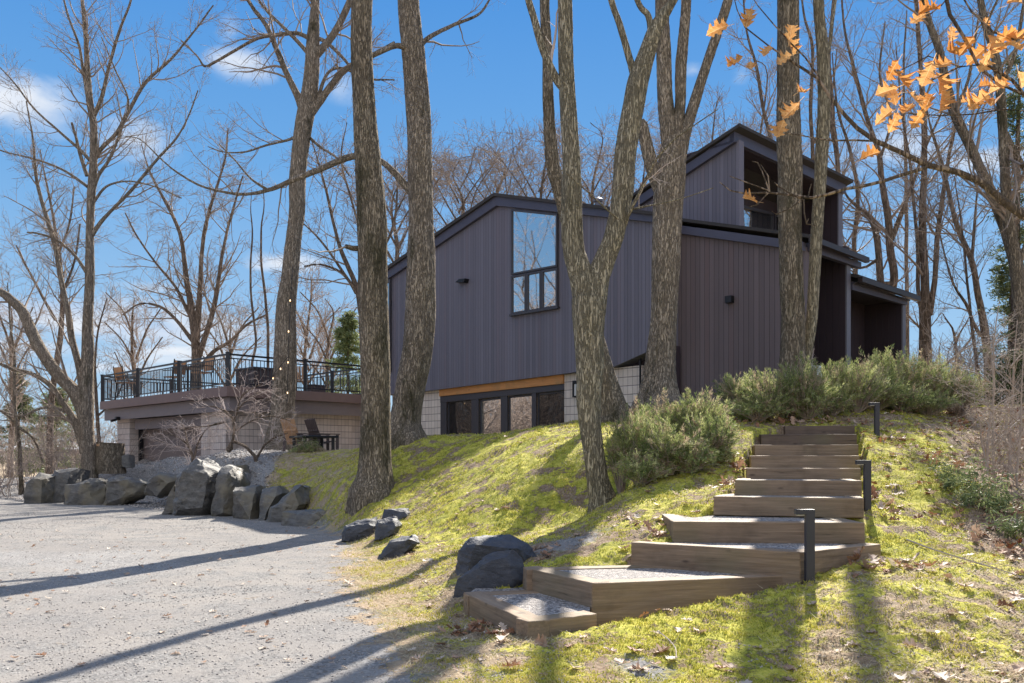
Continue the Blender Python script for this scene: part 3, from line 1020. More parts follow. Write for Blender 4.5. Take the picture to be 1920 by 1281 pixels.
window_A([(961.5, 517), (1048, 501), (1048.5, 402), (961.5, 393)], C1, fr=0.05)
window_A([(961.5, 591), (990, 586.5), (990, 513), (961.5, 518.5)], C1, fr=0.055)
window_A([(990.6, 586.4), (1018, 582), (1018, 508), (990.6, 513)], C1, fr=0.055)
window_A([(1018.6, 582), (1048.5, 577), (1048.5, 502.5), (1018.6, 508)], C1, fr=0.055)
b = MB(); b.prism(polyA([(959.5, 594), (1050.5, 579), (1050.5, 575.5), (959.5, 590.5)], C1, 0.002), NA * 0.1); b.build('window_sill', M['frame'], house)
window_A([(720, 700), (735, 697), (735, 523), (720, 533)], C1, fr=0.07, nm='window')

# lower glazing: two screens and two doors in a dark frame
b = MB()
b.prism(polyA([(818, 755), (1050, 731), (1050, 718), (818, 742)], C1, -0.20), NA * 0.06)
for (x0, x1) in ((818, 829), (876, 889), (931, 943), (989, 997)):
    y0 = 742 - (x0 - 818) * 24 / 232 + 11
    b.prism(polyA([(x0, 870), (x1, 870), (x1, y0 - 2), (x0, y0 - 1)], C1, -0.20), NA * 0.05)
b.build('window_frame', M['frame'], house, bevel=0.006)
for (x0, x1, y0, y1, g) in ((829, 876, 752, 747, 'glassd'), (889, 931, 749, 744, 'glass'), (943, 989, 742.5, 738, 'glass'), (997, 1050, 737, 731, 'glassd')):
    window_A([(x0, 870), (x1, 865), (x1, y1), (x0, y0)], C1, nm='window' if g == 'glassd' else 'glass_door', off=-0.24, fr=0.05, gl=g, depth=0.03)

# lights on the wall
t = MB()
P = polyA([(861, 531), (877, 531.5), (880, 523.5), (868, 525)], C1, 0.0)
t.prism(P, NA * 0.16); t.build('wall_spotlight', M['black'], house, bevel=0.008)
t = MB()
for (q) in ([(1073, 745), (1074.5, 745), (1074.5, 714), (1073, 714)], [(1081, 745), (1082.5, 745), (1082.5, 714), (1081, 714)], [(1073, 745), (1082, 745), (1082, 743), (1073, 743)], [(1073, 719), (1082, 718.5), (1082, 713.5), (1073, 714)]):
    t.prism(polyA(q, C1, -0.16), NA * 0.16)
lt = t.build('wall_lantern', M['black'], house)
t = MB(); t.prism(polyA([(1075, 742), (1080, 742), (1080, 720), (1075, 720)], C1, -0.15), NA * 0.12)
g = t.build('lantern_glass', M['lampglass'], house); g.parent = lt; g.location = (0, 0, 0)

# plum block with porch
zg = 1.3
b = MB()
b.prism([*polyA([(1262, 800), (1509, 790), (1509, 462), (1262, 428)], C2)], BK * 0.18)
b.build('front_wall', M['sidP'], house)
b = MB()
b.prism([*polyA([(1235, 800), (1262, 800), (1262, 430), (1235, 426)], C2, -0.02)], BK * 3)
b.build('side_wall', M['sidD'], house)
b = MB()
b.prism(polyA([(1262, 437), (1510, 471.5), (1510, 455), (1262, 422)], C2, 0.10), BK * 0.12)
b.prism(polyB([(1509.5, 472), (1607, 504), (1607, 493), (1509.5, 456)], M2, 0.10), -NB * 0.12)
b.build('fascia', M['fascia'], house, bevel=0.006)
# roof slab: rises back from the right-hand eave to the upper block
def roof_over(p_l, p_r, back, c, thick, up, name='roof', matn='roof', over=0.16):
    A0 = np.array(p_l); A1 = np.array(p_r)
    return A0, A1


e0 = onB(1509, 452.5, M2) + NB * 0.2 + NA * 0.2
e1 = onB(1607, 489.0, M2) + NB * 0.2
sl = math.tan(math.radians(16.7))
def shed(e0, e1, run, th):
    r = -NB * run + np.array([0, 0, sl * run])
    b = MB()
    lo = [e0, e1, e1 + r, e0 + r]
    b.hexa(lo, [p + np.array([0, 0, th]) for p in lo])
    return b
shed(e0, e1, 4.2, 0.07).build('roof', M['roof'], house)
b = MB(); b.bar(e0 + np.array([0, 0, -.03]) + NB * .03, e1 + np.array([0, 0, -.03]) + NB * .03, 0.10, 0.11); b.build('gutter', M['gutter'], house)
# fins, inner walls and floor of the porch
pB = onB(1586, 700, M2); pB2 = onB(1593.5, 700, M2)
zt = onB(1590, 497, M2)[2]
b = MB()
def vwall(b, p, q, z0, z1, th, nrm):
    p = np.array([p[0], p[1], z0]); q = np.array([q[0], q[1], z0])
    b.prism([p, q, q + [0, 0, z1 - z0], p + [0, 0, z1 - z0]], np.array(nrm) * th)
vwall(b, pB - NB * 0.01, pB - NB * 1.7, zg, zt + 0.4, np.linalg.norm(pB2[:2] - pB[:2]), AX_B)
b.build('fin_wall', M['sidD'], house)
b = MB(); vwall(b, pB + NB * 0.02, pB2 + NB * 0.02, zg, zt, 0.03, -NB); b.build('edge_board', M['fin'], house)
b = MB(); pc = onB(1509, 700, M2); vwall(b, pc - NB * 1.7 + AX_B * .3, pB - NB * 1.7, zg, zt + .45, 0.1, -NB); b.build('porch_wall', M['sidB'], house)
# third block
q0 = onB(1594, 700, M2); q1 = onB(1691, 700, M2); q2 = onB(1697, 700, M2); zt3 = onB(1650, 553, M2)[2]
b = MB(); vwall(b, q1 - NB * 0.01, q1 - NB * 3.2, zg, zt3 + .1, np.linalg.norm(q2[:2] - q1[:2]), AX_B); b.build('fin_wall', M['sidD'], house)
b = MB(); vwall(b, q1 + NB * .02, q2 + NB * .02, zg, zt3 - .08, 0.03, -NB); b.build('edge_board', M['fin'], house)
b = MB(); vwall(b, q0 - NB * 0.91, q1 - NB * 0.91, zg, zt3 + .1, 0.1, -NB); b.build('porch_wall', M['sidB'], house)
e0 = onB(1593.6, 523.5, M2) + NB * 0.2; e1 = onB(1704, 560, M2) + NB * 0.2
shed(e0, e1, 4.0, 0.07).build('roof', M['roof'], house)
b = MB(); b.bar(e0 + np.array([0, 0, -.04]) + NB * .03, e1 + np.array([0, 0, -.04]) + NB * .03, 0.10, 0.11); b.build('gutter', M['gutter'], house)
b = MB(); b.prism(polyB([(1594, 544), (1697, 573), (1697, 562), (1594, 529)], M2, 0.06), -NB * 0.1); b.build('fascia', M['fascia'], house)
b = MB(); b.prism(polyB([(1594, 533), (1699, 566), (1699, 563), (1594, 530)], M2, 0.10), -NB * 3); b.build('soffit', M['frame'], house)

# upper block
b = MB(); b.prism(polyA([(1150, 560), (1386, 560), (1386, 262), (1150, 412)], C3), BK * 0.2); b.build('upper_wall', M['sidA'], house)
b = MB(); b.prism(polyA([(1150, 421), (1381.5, 268), (1381.5, 250), (1150, 404)], C3, 0.10), BK * 0.12)
u0 = onA(1381.5, 268, C3) + NA * .10; u0t = onA(1381.5, 250, C3) + NA * .1
v0 = onB(1579, 353, M3) + NB * .1; v0t = onB(1579, 343, M3) + NB * .1
u0t[2] = v0t[2] = (u0t[2] + v0t[2]) / 2; u0[2] = v0[2] = u0t[2] - 0.26
b.prism([u0, v0, v0t, u0t], -NB * 0.12)
b.build('fascia', M['fascia'], house, bevel=0.006)
b = MB()
s3 = 0.315
r0 = onA(1382, 249, C3) + NA * .17 + NB * .16; r0[2] = u0t[2] + .02
r1 = v0t + NB * .16 + AX_B * .1; r1[2] = r0[2]
run = 3.4
dn = -NB * run + np.array([0, 0, -s3 * run])
b.hexa([r0, r1, r1 + dn, r0 + dn], [p + np.array([0, 0, .07]) for p in (r0, r1, r1 + dn, r0 + dn)])
b.build('roof', M['roof'], house)
b = MB(); sf = np.array([0, 0, -.27])
b.hexa([u0t - NB * .1 + sf, v0t - NB * .1 + sf, v0t - NB * 1.5 + sf, u0t - NB * 1.5 + sf], [p + np.array([0, 0, .05]) for p in (u0t - NB * .1 + sf, v0t - NB * .1 + sf, v0t - NB * 1.5 + sf, u0t - NB * 1.5 + sf)])
b.build('soffit', M['sidD'], house)
f1 = onB(1571, 400, M3); f2 = onB(1578.5, 400, M3)
b = MB(); vwall(b, f1 - NB * .01, f1 - NB * 6, 4.5, u0[2] - .05, np.linalg.norm(f2[:2] - f1[:2]), AX_B); b.build('fin_wall', M['sidD'], house)
b = MB(); vwall(b, f1 + NB * .02, f2 + NB * .02, 4.5, u0[2], 0.03, -NB); b.build('edge_board', M['fin'], house)
cB = onB(1386, 400, M3)
b = MB(); vwall(b, cB - NB * 1.3, f1 - NB * 1.3, 4.5, u0[2] + .1, 0.1, -NB); b.build('balcony_wall', M['sidB'], house)
# balcony window (in the recessed wall)
mw = M3 + 1.3 * math.sqrt(2)


def window_B(pts, m, fr=0.07, nm='window', gl='glass'):
    P = polyB(pts, m, 0.02)
    Q = []
    for i in range(4):
        a = P[i]; p = P[i - 1] - a; n = P[(i + 1) % 4] - a
        Q.append(a + p / np.linalg.norm(p) * fr + n / np.linalg.norm(n) * fr)
    b = MB()
    for i in range(4):
        j = (i + 1) % 4
        b.prism([P[i], P[j], Q[j], Q[i]], NB * 0.05)
    f = b.build(nm, M['frame'], house, bevel=0.004)
    g = MB(); g.prism(Q, NB * 0.006, NB * 0.012)
    o = g.build('pane', M[gl], house); o.parent = f; o.location = (0, 0, 0)


window_B([(1372, 448), (1447, 452), (1447, 400), (1372, 381)], mw)
window_B([(1449, 452), (1480, 454), (1480, 409), (1449, 401)], mw, gl='glassd')
# cube lamp on the plum wall
b = MB(); c0 = onA(1370.5, 562.5, C2)
b.prism([c0 + AX_A * a + np.array([0, 0, z]) for a, z in ((-.08, -.075), (.08, -.075), (.08, .075), (-.08, .075))], NA * .13); b.build('wall_lamp', M['black'], house, bevel=0.006)
# chimney flue cap seen over the main roof
b = MB(); c0 = px(1121, 388, 24.5)
b.lathe((c0[0], c0[1], c0[2] - .6), [(0.09, 0), (0.09, .72), (0.14, .74), (0.14, .8), (0.05, .86)], 14); b.build('flue', M['fin'], house)

# ------------------------------------------------------------------ garage with roof deck
CA, MBb = 16.9, 33.1
garage = thing('garage', 'low block garage with taupe door, carrying the railed roof deck', 'garage', tuple(px(425, 860, 25.4)[:2]) + (1.1,))


def boxAB(ca, cb, mb, ma_right, z0, z1):
    """solid between A plane c=ca and B plane m=mb; extends back"""
    # corner of the planes: X+Y=ca, X-Y=-mb
    X = (ca - mb) / 2; Y = (ca + mb) / 2
    return np.array([X, Y, 0.0])


K = boxAB(CA, 0, MBb, 0, 0, 0)
LA, LB = 9.6, 5.2      # lengths of the two fronts
def deckz(y, x=425.0, d=25.0): return EYE + (HOR - y) / F * d
z_ft, z_fb, z_gb = deckz(724), deckz(743), deckz(769)
def rim(b, out, z0, z1, th=0.08):
    k = K + NA * out + NB * out
    a = k - AX_A * (LA + out)
    # A front (going left), B front (going right)
    b.prism([a + [0, 0, z0], k + [0, 0, z0], k + [0, 0, z1], a + [0, 0, z1]], -NA * th)
    k2 = k - NA * th
    e = k + AX_B * (LB + out)
    b.prism([k2 + [0, 0, z0], e + [0, 0, z0], e + [0, 0, z1], k2 + [0, 0, z1]], -NB * th)
b = MB(); rim(b, 0.0, z_fb, z_ft); b.build('deck_fascia', M['brownf'], garage, bevel=0.006)
b = MB(); rim(b, -0.16, z_gb, z_fb - .003); b.build('deck_beam', M['greyf'], garage)
b = MB()
k = K - NA * .09 - NB * .09
lo = [k - AX_A * LA, k, k + AX_B * LB, k - AX_A * LA + AX_B * LB]
b.hexa([p + [0, 0, z_fb + .02] for p in lo], [p + [0, 0, z_ft - .01] for p in lo])
b.build('deck_floor', M['deckf'], garage)
k = K - NA * .5 - NB * .5
lo = [k - AX_A * (LA - .5), k, k + AX_B * (LB - .5), k - AX_A * (LA - .5) + AX_B * (LB - .5)]
b = MB(); b.hexa([p + [0, 0, z_gb + .02] for p in lo], [p + [0, 0, z_gb + .1] for p in lo]); b.build('ceiling', M['frame'], garage)
cw, mwB = CA + 0.55, MBb + 0.9
# piers and walls
def wallA(b, x0, x1, c, z0, z1, th):
    p = onA(x0, 800, c); q = onA(x1, 800, c)
    vwall(b, p, q, z0, z1, th, -NA)
b = MB()
wallA(b, 220, 243, cw, 0.4, z_gb + .05, 5)
b.build('block_pier', M['blkA'], garage)
b = MB()
wallA(b, 377, 431, cw, 0.4, z_gb + .05, 0.3)
b.build('block_pier', M['blkA'], garage)
kc = onA(431, 800, cw)
b = MB(); vwall(b, kc, kc + AX_B * 6.5, 0.4, z_gb + .05, 0.25, -NB); b.build('side_wall', M['blkB'], garage)
b = MB()
p0 = onA(243.3, 800, cw); p1 = onA(376.7, 800, cw)
vwall(b, p0 - NA * .45, p1 - NA * .45, deckz(0) * 0 + 0.4, z_gb - .33, .06, -NA)
gd = b.build('garage_door', M['gdoor'], garage)
b = MB()
for i in range(4):
    zz = 1.05 + i * .42
    vwall(b, p0 - NA * .447, p1 - NA * .447, zz, zz + .012, .01, NA)
g = b.build('door_groove', M['frame'], garage); g.parent = gd; g.location = (0, 0, 0)
b = MB(); vwall(b, p0 + AX_A * .25 - NA * .08, p1 - NA * .08, z_gb - .36, z_gb - .01, .3, -NA); b.build('door_header', M['greyf'], garage)
b = MB(); vwall(b, p0 - NA * .3, p0 - NA * .3 + AX_A * .12, .4, z_gb - .34, .1, -NA); b.build('door_jamb', M['black'], garage)
b = MB(); p = kc + AX_B * 1.35 + NB * .07; b.bar([p[0], p[1], .6], [p[0], p[1], z_gb], .1, .1); b.build('downpipe', M['black'], garage)
b = MB(); p = onA(223, 785, CA + .2) + NA * .05; b.box(p, (.14, .14, .12), math.radians(45)); b.bar(p + [0, 0, -.02], p + np.array([-.16, -.16, -.1]), .09, .08); b.build('wall_spotlight', M['black'], garage)
b = MB(); e = K + AX_B * (LB - .1) - NB * .25; b.bar([e[0], e[1], .9], [e[0], e[1], z_gb], .22, .22); b.build('deck_post', M['black'], garage)

# railing
RH = deckz(662) - z_ft


def railing(p0, p1, nposts, base_z, first=True, last=True):
    p0 = np.array(p0, float); p1 = np.array(p1, float)
    L = np.linalg.norm(p1 - p0)
    t = (p1 - p0) / L
    for i in range(nposts):
        if (i == 0 and not first) or (i == nposts - 1 and not last): continue
        q = p0 + t * L * i / (nposts - 1)
        m = MB(); m.bar([q[0], q[1], base_z], [q[0], q[1], base_z + RH + .02], .10, .10)
        m.box([q[0], q[1], base_z + RH + .03], (.12, .12, .02), math.radians(45)); m.build('railing_post', M['rail'], garage)
    for i in range(nposts - 1):
        a = p0 + t * (L * i / (nposts - 1) + .06); c = p0 + t * (L * (i + 1) / (nposts - 1) - .06)
        m = MB()
        for z, wd, h in ((RH - .02, .065, .05), (RH - .13, .03, .03), (.09, .035, .035)):
            m.bar([a[0], a[1], base_z + z], [c[0], c[1], base_z + z], wd, h)
        n = int(np.linalg.norm(c - a) / .115)
        for k_ in range(1, n):
            q = a + (c - a) * k_ / n
            m.bar([q[0], q[1], base_z + .09], [q[0], q[1], base_z + RH - .13], .019, .019)
        m.build('railing_panel', M['rail'], garage)


rk = K - NA * .07 - NB * .07
rl = rk - AX_A * (LA - .15); rr = rk + AX_B * (LB - .15)
rb = rl + AX_B * (LB - .15)
railing(rk[:2].tolist() + [0], rl[:2].tolist() + [0], 4, z_ft)
railing(rk[:2].tolist() + [0], rr[:2].tolist() + [0], 3, z_ft, first=False)
railing(rl[:2].tolist() + [0], rb[:2].tolist() + [0], 3, z_ft, first=False)
railing(rb[:2].tolist() + [0], rr[:2].tolist() + [0], 5, z_ft, first=False, last=False)


# deck furniture
def slat_chair(x, y, z, rz, label, name='deck_chair', hi=0.62, wood='slat'):
    t = thing(name, label, 'chair', (x, y, z), 'slatted chairs on the roof deck')
    R = Matrix.Rotation(rz, 3, 'Z')
    def T(p): return np.array(R @ Vector(p)) + np.array([x, y, z])
    s = MB(); 
    for i in range(5): s.bar(T((-.22, -.2 + i * .1, hi)), T((.22, -.2 + i * .1, hi)), .08, .03)
    s.build('seat', M[wood], t)
    s = MB()
    for i in range(5): s.bar(T((-.2 + i * .1, .22, hi + .08)), T((-.2 + i * .1, .30, hi + .52)), .075, .02, up=(0, 1, 0))
    s.build('backrest', M[wood], t)
    for sx in (-1, 1):
        for sy in (-1, 1):
            s = MB(); s.bar(T((sx * .21, sy * .2, hi)), T((sx * .25, sy * .26, 0)), .03, .03); s.build('leg', M['black'], t)
    for sx in (-1, 1):
        s = MB(); s.bar(T((sx * .24, .24, hi)), T((sx * .24, .32, hi + .56)), .025, .03)
        s.bar(T((sx * .25, -.22, hi + .2)), T((sx * .25, .26, hi + .2)), .04, .025)
        s.build('armrest', M['black'], t)
    return t


def deckpt(x, dep):
    k = (x - 960) / F
    return k * dep, dep


zd = z_ft
for x, dp, rz, lb in ((236, 31.0, 2.6, 'slatted chair at the far left end of the deck railing'), (326, 28.9, 4.2, 'slatted chair left of the round table on the deck'), (378, 27.4, -.7, 'slatted chair right of the round table, beside the corner post')):
    X, Y = deckpt(x, dp); slat_chair(X, Y, zd, rz, lb)
X, Y = deckpt(566, 28.6); slat_chair(X, Y, zd, .5, 'slatted chair right of the deck tree trunk, behind the railing', hi=.45)
X, Y = deckpt(352, 28.6)
t = thing('bar_table', 'dark round bar table standing between the slatted deck chairs', 'table', (X, Y, zd))
b = MB(); b.lathe((X, Y, zd + .86), [(.48, 0), (.5, .02), (.5, .04)], 24); b.build('table_top', M['slatd'], t)
b = MB(); b.lathe((X, Y, zd), [(.28, 0), (.26, .03), (.04, .06), (.04, .86)], 16); b.build('table_base', M['black'], t)
X, Y = deckpt(252, 31.4)
t = thing('side_table', 'small dark table beside the leftmost deck chair', 'table', (X, Y, zd))
b = MB(); b.lathe((X, Y, zd + .62), [(.3, 0), (.31, .03)], 20); b.build('table_top', M['slatd'], t)
b = MB(); b.lathe((X, Y, zd), [(.2, 0), (.19, .03), (.03, .05), (.03, .62)], 12); b.build('table_base', M['black'], t)
# hot tub
X, Y = deckpt(490, 27.6)
t = thing('hot_tub', 'dark square hot tub with a cover behind the deck corner', 'hot tub', (X, Y, zd))
b = MB()
b.box((X, Y, zd + .34), (1.15, 1.15, .68), math.radians(45)); tub = b.build('tub_side', M['slatd'], t, bevel=.02)
b = MB(); b.box((X, Y, zd + .71), (1.22, 1.22, .07), math.radians(45)); b.build('cover', M['frame'], t, bevel=.02)
X, Y = deckpt(590, 28.8)
t = thing('deck_box', 'small dark storage box on the deck right of the slatted chair', 'box', (X, Y, zd))
b = MB(); b.box((X, Y, zd + .16), (.55, .4, .3), math.radians(45)); b.build('box_body', M['slatd'], t, bevel=.01)
b = MB(); b.box((X, Y, zd + .33), (.6, .44, .04), math.radians(45)); b.build('lid', M['frame'], t, bevel=.01)

# garden chairs beneath the deck
def garden_chair(px_, py_, d, rz, label, wood):
    x, y, z = px(px_, py_, d)
    z = tz(x, y) if z is None else z
    t = thing('garden_chair', label, 'chair', (x, y, z)); t.scale = (.85, .85, .85)
    R = Matrix.Rotation(rz, 3, 'Z')
    def T(p): return np.array(R @ Vector(p)) + np.array([x, y, z])
    s = MB()
    for i in range(5): s.bar(T((-.24, -.25 + i * .11, .36 - i * .02)), T((.24, -.25 + i * .11, .36 - i * .02)), .09, .025)
    s.build('seat', M[wood], t)
    s = MB()
    for i in range(4): s.bar(T((-.195 + i * .13, .2, .28)), T((-.195 + i * .13, .48, 1.0)), .125, .022, up=(0, 1, 0))
    s.bar(T((-.27, .38, .68)), T((.27, .38, .68)), .03, .06)
    s.build('backrest', M[wood], t)
    for sx in (-1, 1):
        s = MB(); s.bar(T((sx * .28, -.3, 0)), T((sx * .28, -.3, .55)), .09, .025, up=(0, 1, 0)); s.build('leg', M['slatd'], t)
        s = MB(); s.bar(T((sx * .28, .35, 0)), T((sx * .28, .3, .55)), .08, .025, up=(0, 1, 0)); s.build('leg', M['slatd'], t)
        s = MB(); s.bar(T((sx * .29, -.36, .57)), T((sx * .29, .36, .57)), .11, .025); s.build('armrest', M['slatd'], t)


garden_chair(562, 851, 21.6, 2.55, 'brown wooden garden chair leaning back beside the trunk in front of the garage', 'slat')
garden_chair(607, 850, 22.4, 2.3, 'dark stained garden chair to the right of the brown one', 'slatd')
X, Y, Z = px(588, 852, 21.3)
t = thing('fire_table', 'low dark table in front of the garden chairs', 'table', (X, Y, Z))
b = MB(); b.box((X, Y, Z + .42), (.9, .9, .05), .6); b.build('table_top', M['black'], t, bevel=.01)
for i in range(4):
    a = .6 + math.pi / 4 + i * math.pi / 2
    b = MB(); q = (X + .5 * math.cos(a), Y + .5 * math.sin(a)); b.bar([q[0], q[1], Z - .1], [q[0], q[1], Z + .4], .07, .07); b.build('leg', M['black'], t)

# low white outbuilding far left
t = thing('low_building', 'long low pale building far off behind the trees at left', 'building', (-38, 80, 0))
b = MB(); b.box((-38, 80, 1.0), (11, 6, 2.0), .1); b.build('wall', M['gdoor'], t)
b = MB(); b.prism([(-44, 76.2, 2.0), (-44, 83.8, 2.0), (-44, 80, 2.7)], (12, 1.1, 0)); b.build('roof', M['white'], t)

# ------------------------------------------------------------------ timber steps
LEVEL = []


def timber(a, c, top, h=0.15, wd=0.145, m='timber', parent=None, name='timber'):
    """one squared timber with its top face at height top, outer edge along a->c"""
    a = np.array([a[0], a[1], 0.0]); c = np.array([c[0], c[1], 0.0])
    L = np.linalg.norm(c - a); t = (c - a) / L
    n = np.array([-t[1], t[0], 0])            # inward (to the left of a->c)
    me_b = MB()
    x0, x1 = 0, L
    me_b.add([(0, 0, -h), (L, 0, -h), (L, wd, -h), (0, wd, -h), (0, 0, 0), (L, 0, 0), (L, wd, 0), (0, wd, 0)],
             [(3, 2, 1, 0), (4, 5, 6, 7), (0, 1, 5, 4), (1, 2, 6, 5), (2, 3, 7, 6), (3, 0, 4, 7)])
    me = bpy.data.meshes.new(name)
    me.from_pydata(me_b.v, [], me_b.f)
    bm = bmesh.new(); bm.from_mesh(me)
    bmesh.ops.subdivide_edges(bm, edges=[e for e in bm.edges if e.calc_length() > .3], cuts=10, use_grid_fill=True)
    rr_ = random.Random(int(L * 1000) + int(top * 777))
    for v in bm.verts:
        v.co.z += rr_.uniform(-.0022, .0022); v.co.y += rr_.uniform(-.0022, .0022)
    bm.to_mesh(me); bm.free()
    o = bpy.data.objects.new(name, me); me.materials.append(M[m]); COL.objects.link(o)
    org = Vector((a[0], a[1], top))
    if parent is not None:
        o.parent = parent; o.location = org - parent.location
    else:
        o.location = org
    o.rotation_euler = (0, 0, math.atan2(t[1], t[0]))
    bv = o.modifiers.new('bevel', 'BEVEL'); bv.width = .007; bv.segments = 2; bv.limit_method = 'ANGLE'
    return o


steps = [
    # name, e, front corner list (left to right)
    ('lowest', .95, [W2(868, 1110, .95), W2(990, 1165, .95), W2(1120, 1150, .95)], (-.1, 7.6)),
    ('second', .80, [W2(980, 1063, .80), W2(1110, 1093, .80), W2(1500, 1078, .80)], None),
    ('third', .63, [W2(1183, 1017, .63), W2(1500, 1035, .63), W2(1652, 1020, .63)], None),
    ('fourth', .48, [W2(1262, 978, .48), W2(1622, 980, .48)], None),
    ('fifth', .32, [D2(1338, 7.68), D2(1620, 7.28)], None),
    ('sixth', .19, [D2(1378, 8.25), D2(1616, 7.95)], None),
    ('seventh', .088, [D2(1400, 9.2), D2(1614, 8.95)], None),
    ('eighth', -.045, [D2(1408, 9.75), D2(1612, 9.6)], None),
    ('ninth', -.172, [D2(1415, 10.2), D2(1610, 10.1)], None),
    ('tenth', -.315, [D2(1427, 11.0), D2(1607, 10.9)], None),
    ('topmost', -.44, [D2(1472, 11.45), D2(1603, 11.4)], None)]
lab = {'lowest': 'lowest timber step with gravel tread, reached from the driveway', 'second': 'second timber step from the bottom, a wide gravel-filled wedge',
       'third': 'third timber step from the bottom, with the bollard at its right corner', 'fourth': 'fourth timber step from the bottom, widest straight riser',
       'fifth': 'fifth timber step from the bottom, left of the mossy bank', 'sixth': 'sixth timber step, middle of the flight', 'seventh': 'seventh timber step from the bottom, beside the middle bollard',
       'eighth': 'eighth timber step from the bottom, pale plain riser', 'ninth': 'ninth timber step, third from the top', 'tenth': 'tenth timber step, dark stained, second from the top', 'topmost': 'topmost short dark timber step below the junipers'}
for si, (nm, e, C, _) in enumerate(steps):
    top = EYE - e
    base = C[0]
    t = thing('timber_step', lab[nm], 'step', (base[0], base[1], top - .15), 'timber steps up the mossy hill')
    m = 'timberd' if nm in ('tenth', 'topmost') else 'timber'
    nxt = EYE - (steps[si + 1][1]) if si + 1 < len(steps) else top
    riser = .16 if si else .13
    if len(C) == 3:
        a, b_, c = C
        # left return, front, and closing sides
        u = (b_ - a) / np.linalg.norm(b_ - a); v = (c - b_) / np.linalg.norm(c - b_)
        hh = .26 if si == 0 else .34
        timber(a, b_ - v * 0.0, top, hh, .14, m, t)
        timber(b_ + v * 0.141 if False else b_ + v * .0, c, top - .002, hh - .004, .14, m, t)
        # back side closing timber at the left
        n1 = np.array([-u[1], u[0]])
        far = a + np.array([1.2, .35]) if si == 0 else a + np.array([1.3, .22])
        if si < 2:
            timber(far, a + (far - a) / np.linalg.norm(far - a) * .003, top - .004, hh, .14, m, t)
        tri = [W2(880, 1108, .95), W2(990, 1157, .95), W2(1106, 1143, .95), W2(1110, 1090, .95) + [0, .2], W2(980, 1063, .95) + [0, .75]] if si == 0 else [a + n1 * .1, b_ + n1 * .08 - u * .06, c + np.array([-v[1], v[0]]) * .06 - v * .1, c + np.array([-v[1], v[0]]) * .9 - v * .25, far + np.array([-.1, .1])]
    else:
        a, c = C
        timber(a, c, top, .165, .14, m, t)
        v = (c - a) / np.linalg.norm(c - a); n1 = np.array([-v[1], v[0]])
        dd = 1.0
        # return timber on the left side running back
        if nm in ('fourth', 'fifth', 'sixth'):
            timber(a + n1 * 1.0, a + n1 * .142, top - .002, .16, .14, m, t)
            timber(c + n1 * .142, c + n1 * .9, top - .003, .16, .14, m, t)
        tri = [a + n1 * .1 + v * .02, c + n1 * .1 - v * .02, c + n1 * dd - v * .02, a + n1 * dd + v * .02]
    g = MB(); g.prism([np.array([p[0], p[1], top - .1]) for p in tri], (0, 0, .088 if nm not in ('tenth', 'topmost') else .08))
    g.build('gravel_tread', M['tread'], t)
# long retaining timber to the right of the top step
a = D2(1600, 11.52); c = D2(1722, 11.9)
t = thing('edging_timber', 'dark edging timber running right from the top step behind the bollard', 'timber', (a[0], a[1], 1.4)); timber(a, c, EYE + .436, .15, .14, 'timberd', t, 'beam')
a = D2(1668, 13.0); c = D2(1832, 13.2)
t = thing('edging_timber', 'pale edging timber lying under the junipers right of the steps', 'timber', (a[0], a[1], 1.6)); timber(a, c, EYE + (HOR - 783) / F * 13, .14, .14, 'timber', t, 'beam')

# path bollards with the light head bent over to the left
for (bx, by, bt, d, lbl) in ((1518, 1077, 955, 5.98, 'charcoal bollard light at the third step, largest of the three'), (1626, 938, 863, 7.7, 'slim charcoal bollard light beside the seventh step'), (1644, 812, 755, 11.1, 'charcoal bollard light at the top of the steps')):
    p = px(bx, by, d); ht = (by - bt) / F * d
    wd = 16 / F * 5.98 if d < 7 else .055
    t = thing('bollard_light', lbl, 'path light', p, 'bent-head bollard lights beside the steps')
    rot = math.radians(-4)
    b = MB(); b.box((p[0], p[1], p[2] + ht / 2 - .05), (wd, wd, ht + .1), rot); b.build('post', M['bollard'], t, bevel=.003)
    b = MB(); b.box((p[0] - .035 - wd / 2, p[1], p[2] + ht - .018), (.07, wd, .036), rot); hd = b.build('light_head', M['bollard'], t, bevel=.003)
    b = MB(); b.box((p[0] - .035 - wd / 2, p[1], p[2] + ht - .039), (.05, wd * .6, .006), rot); l = b.build('lens', M['lampglass'], t); l.parent = hd; l.location = (0, 0, 0)


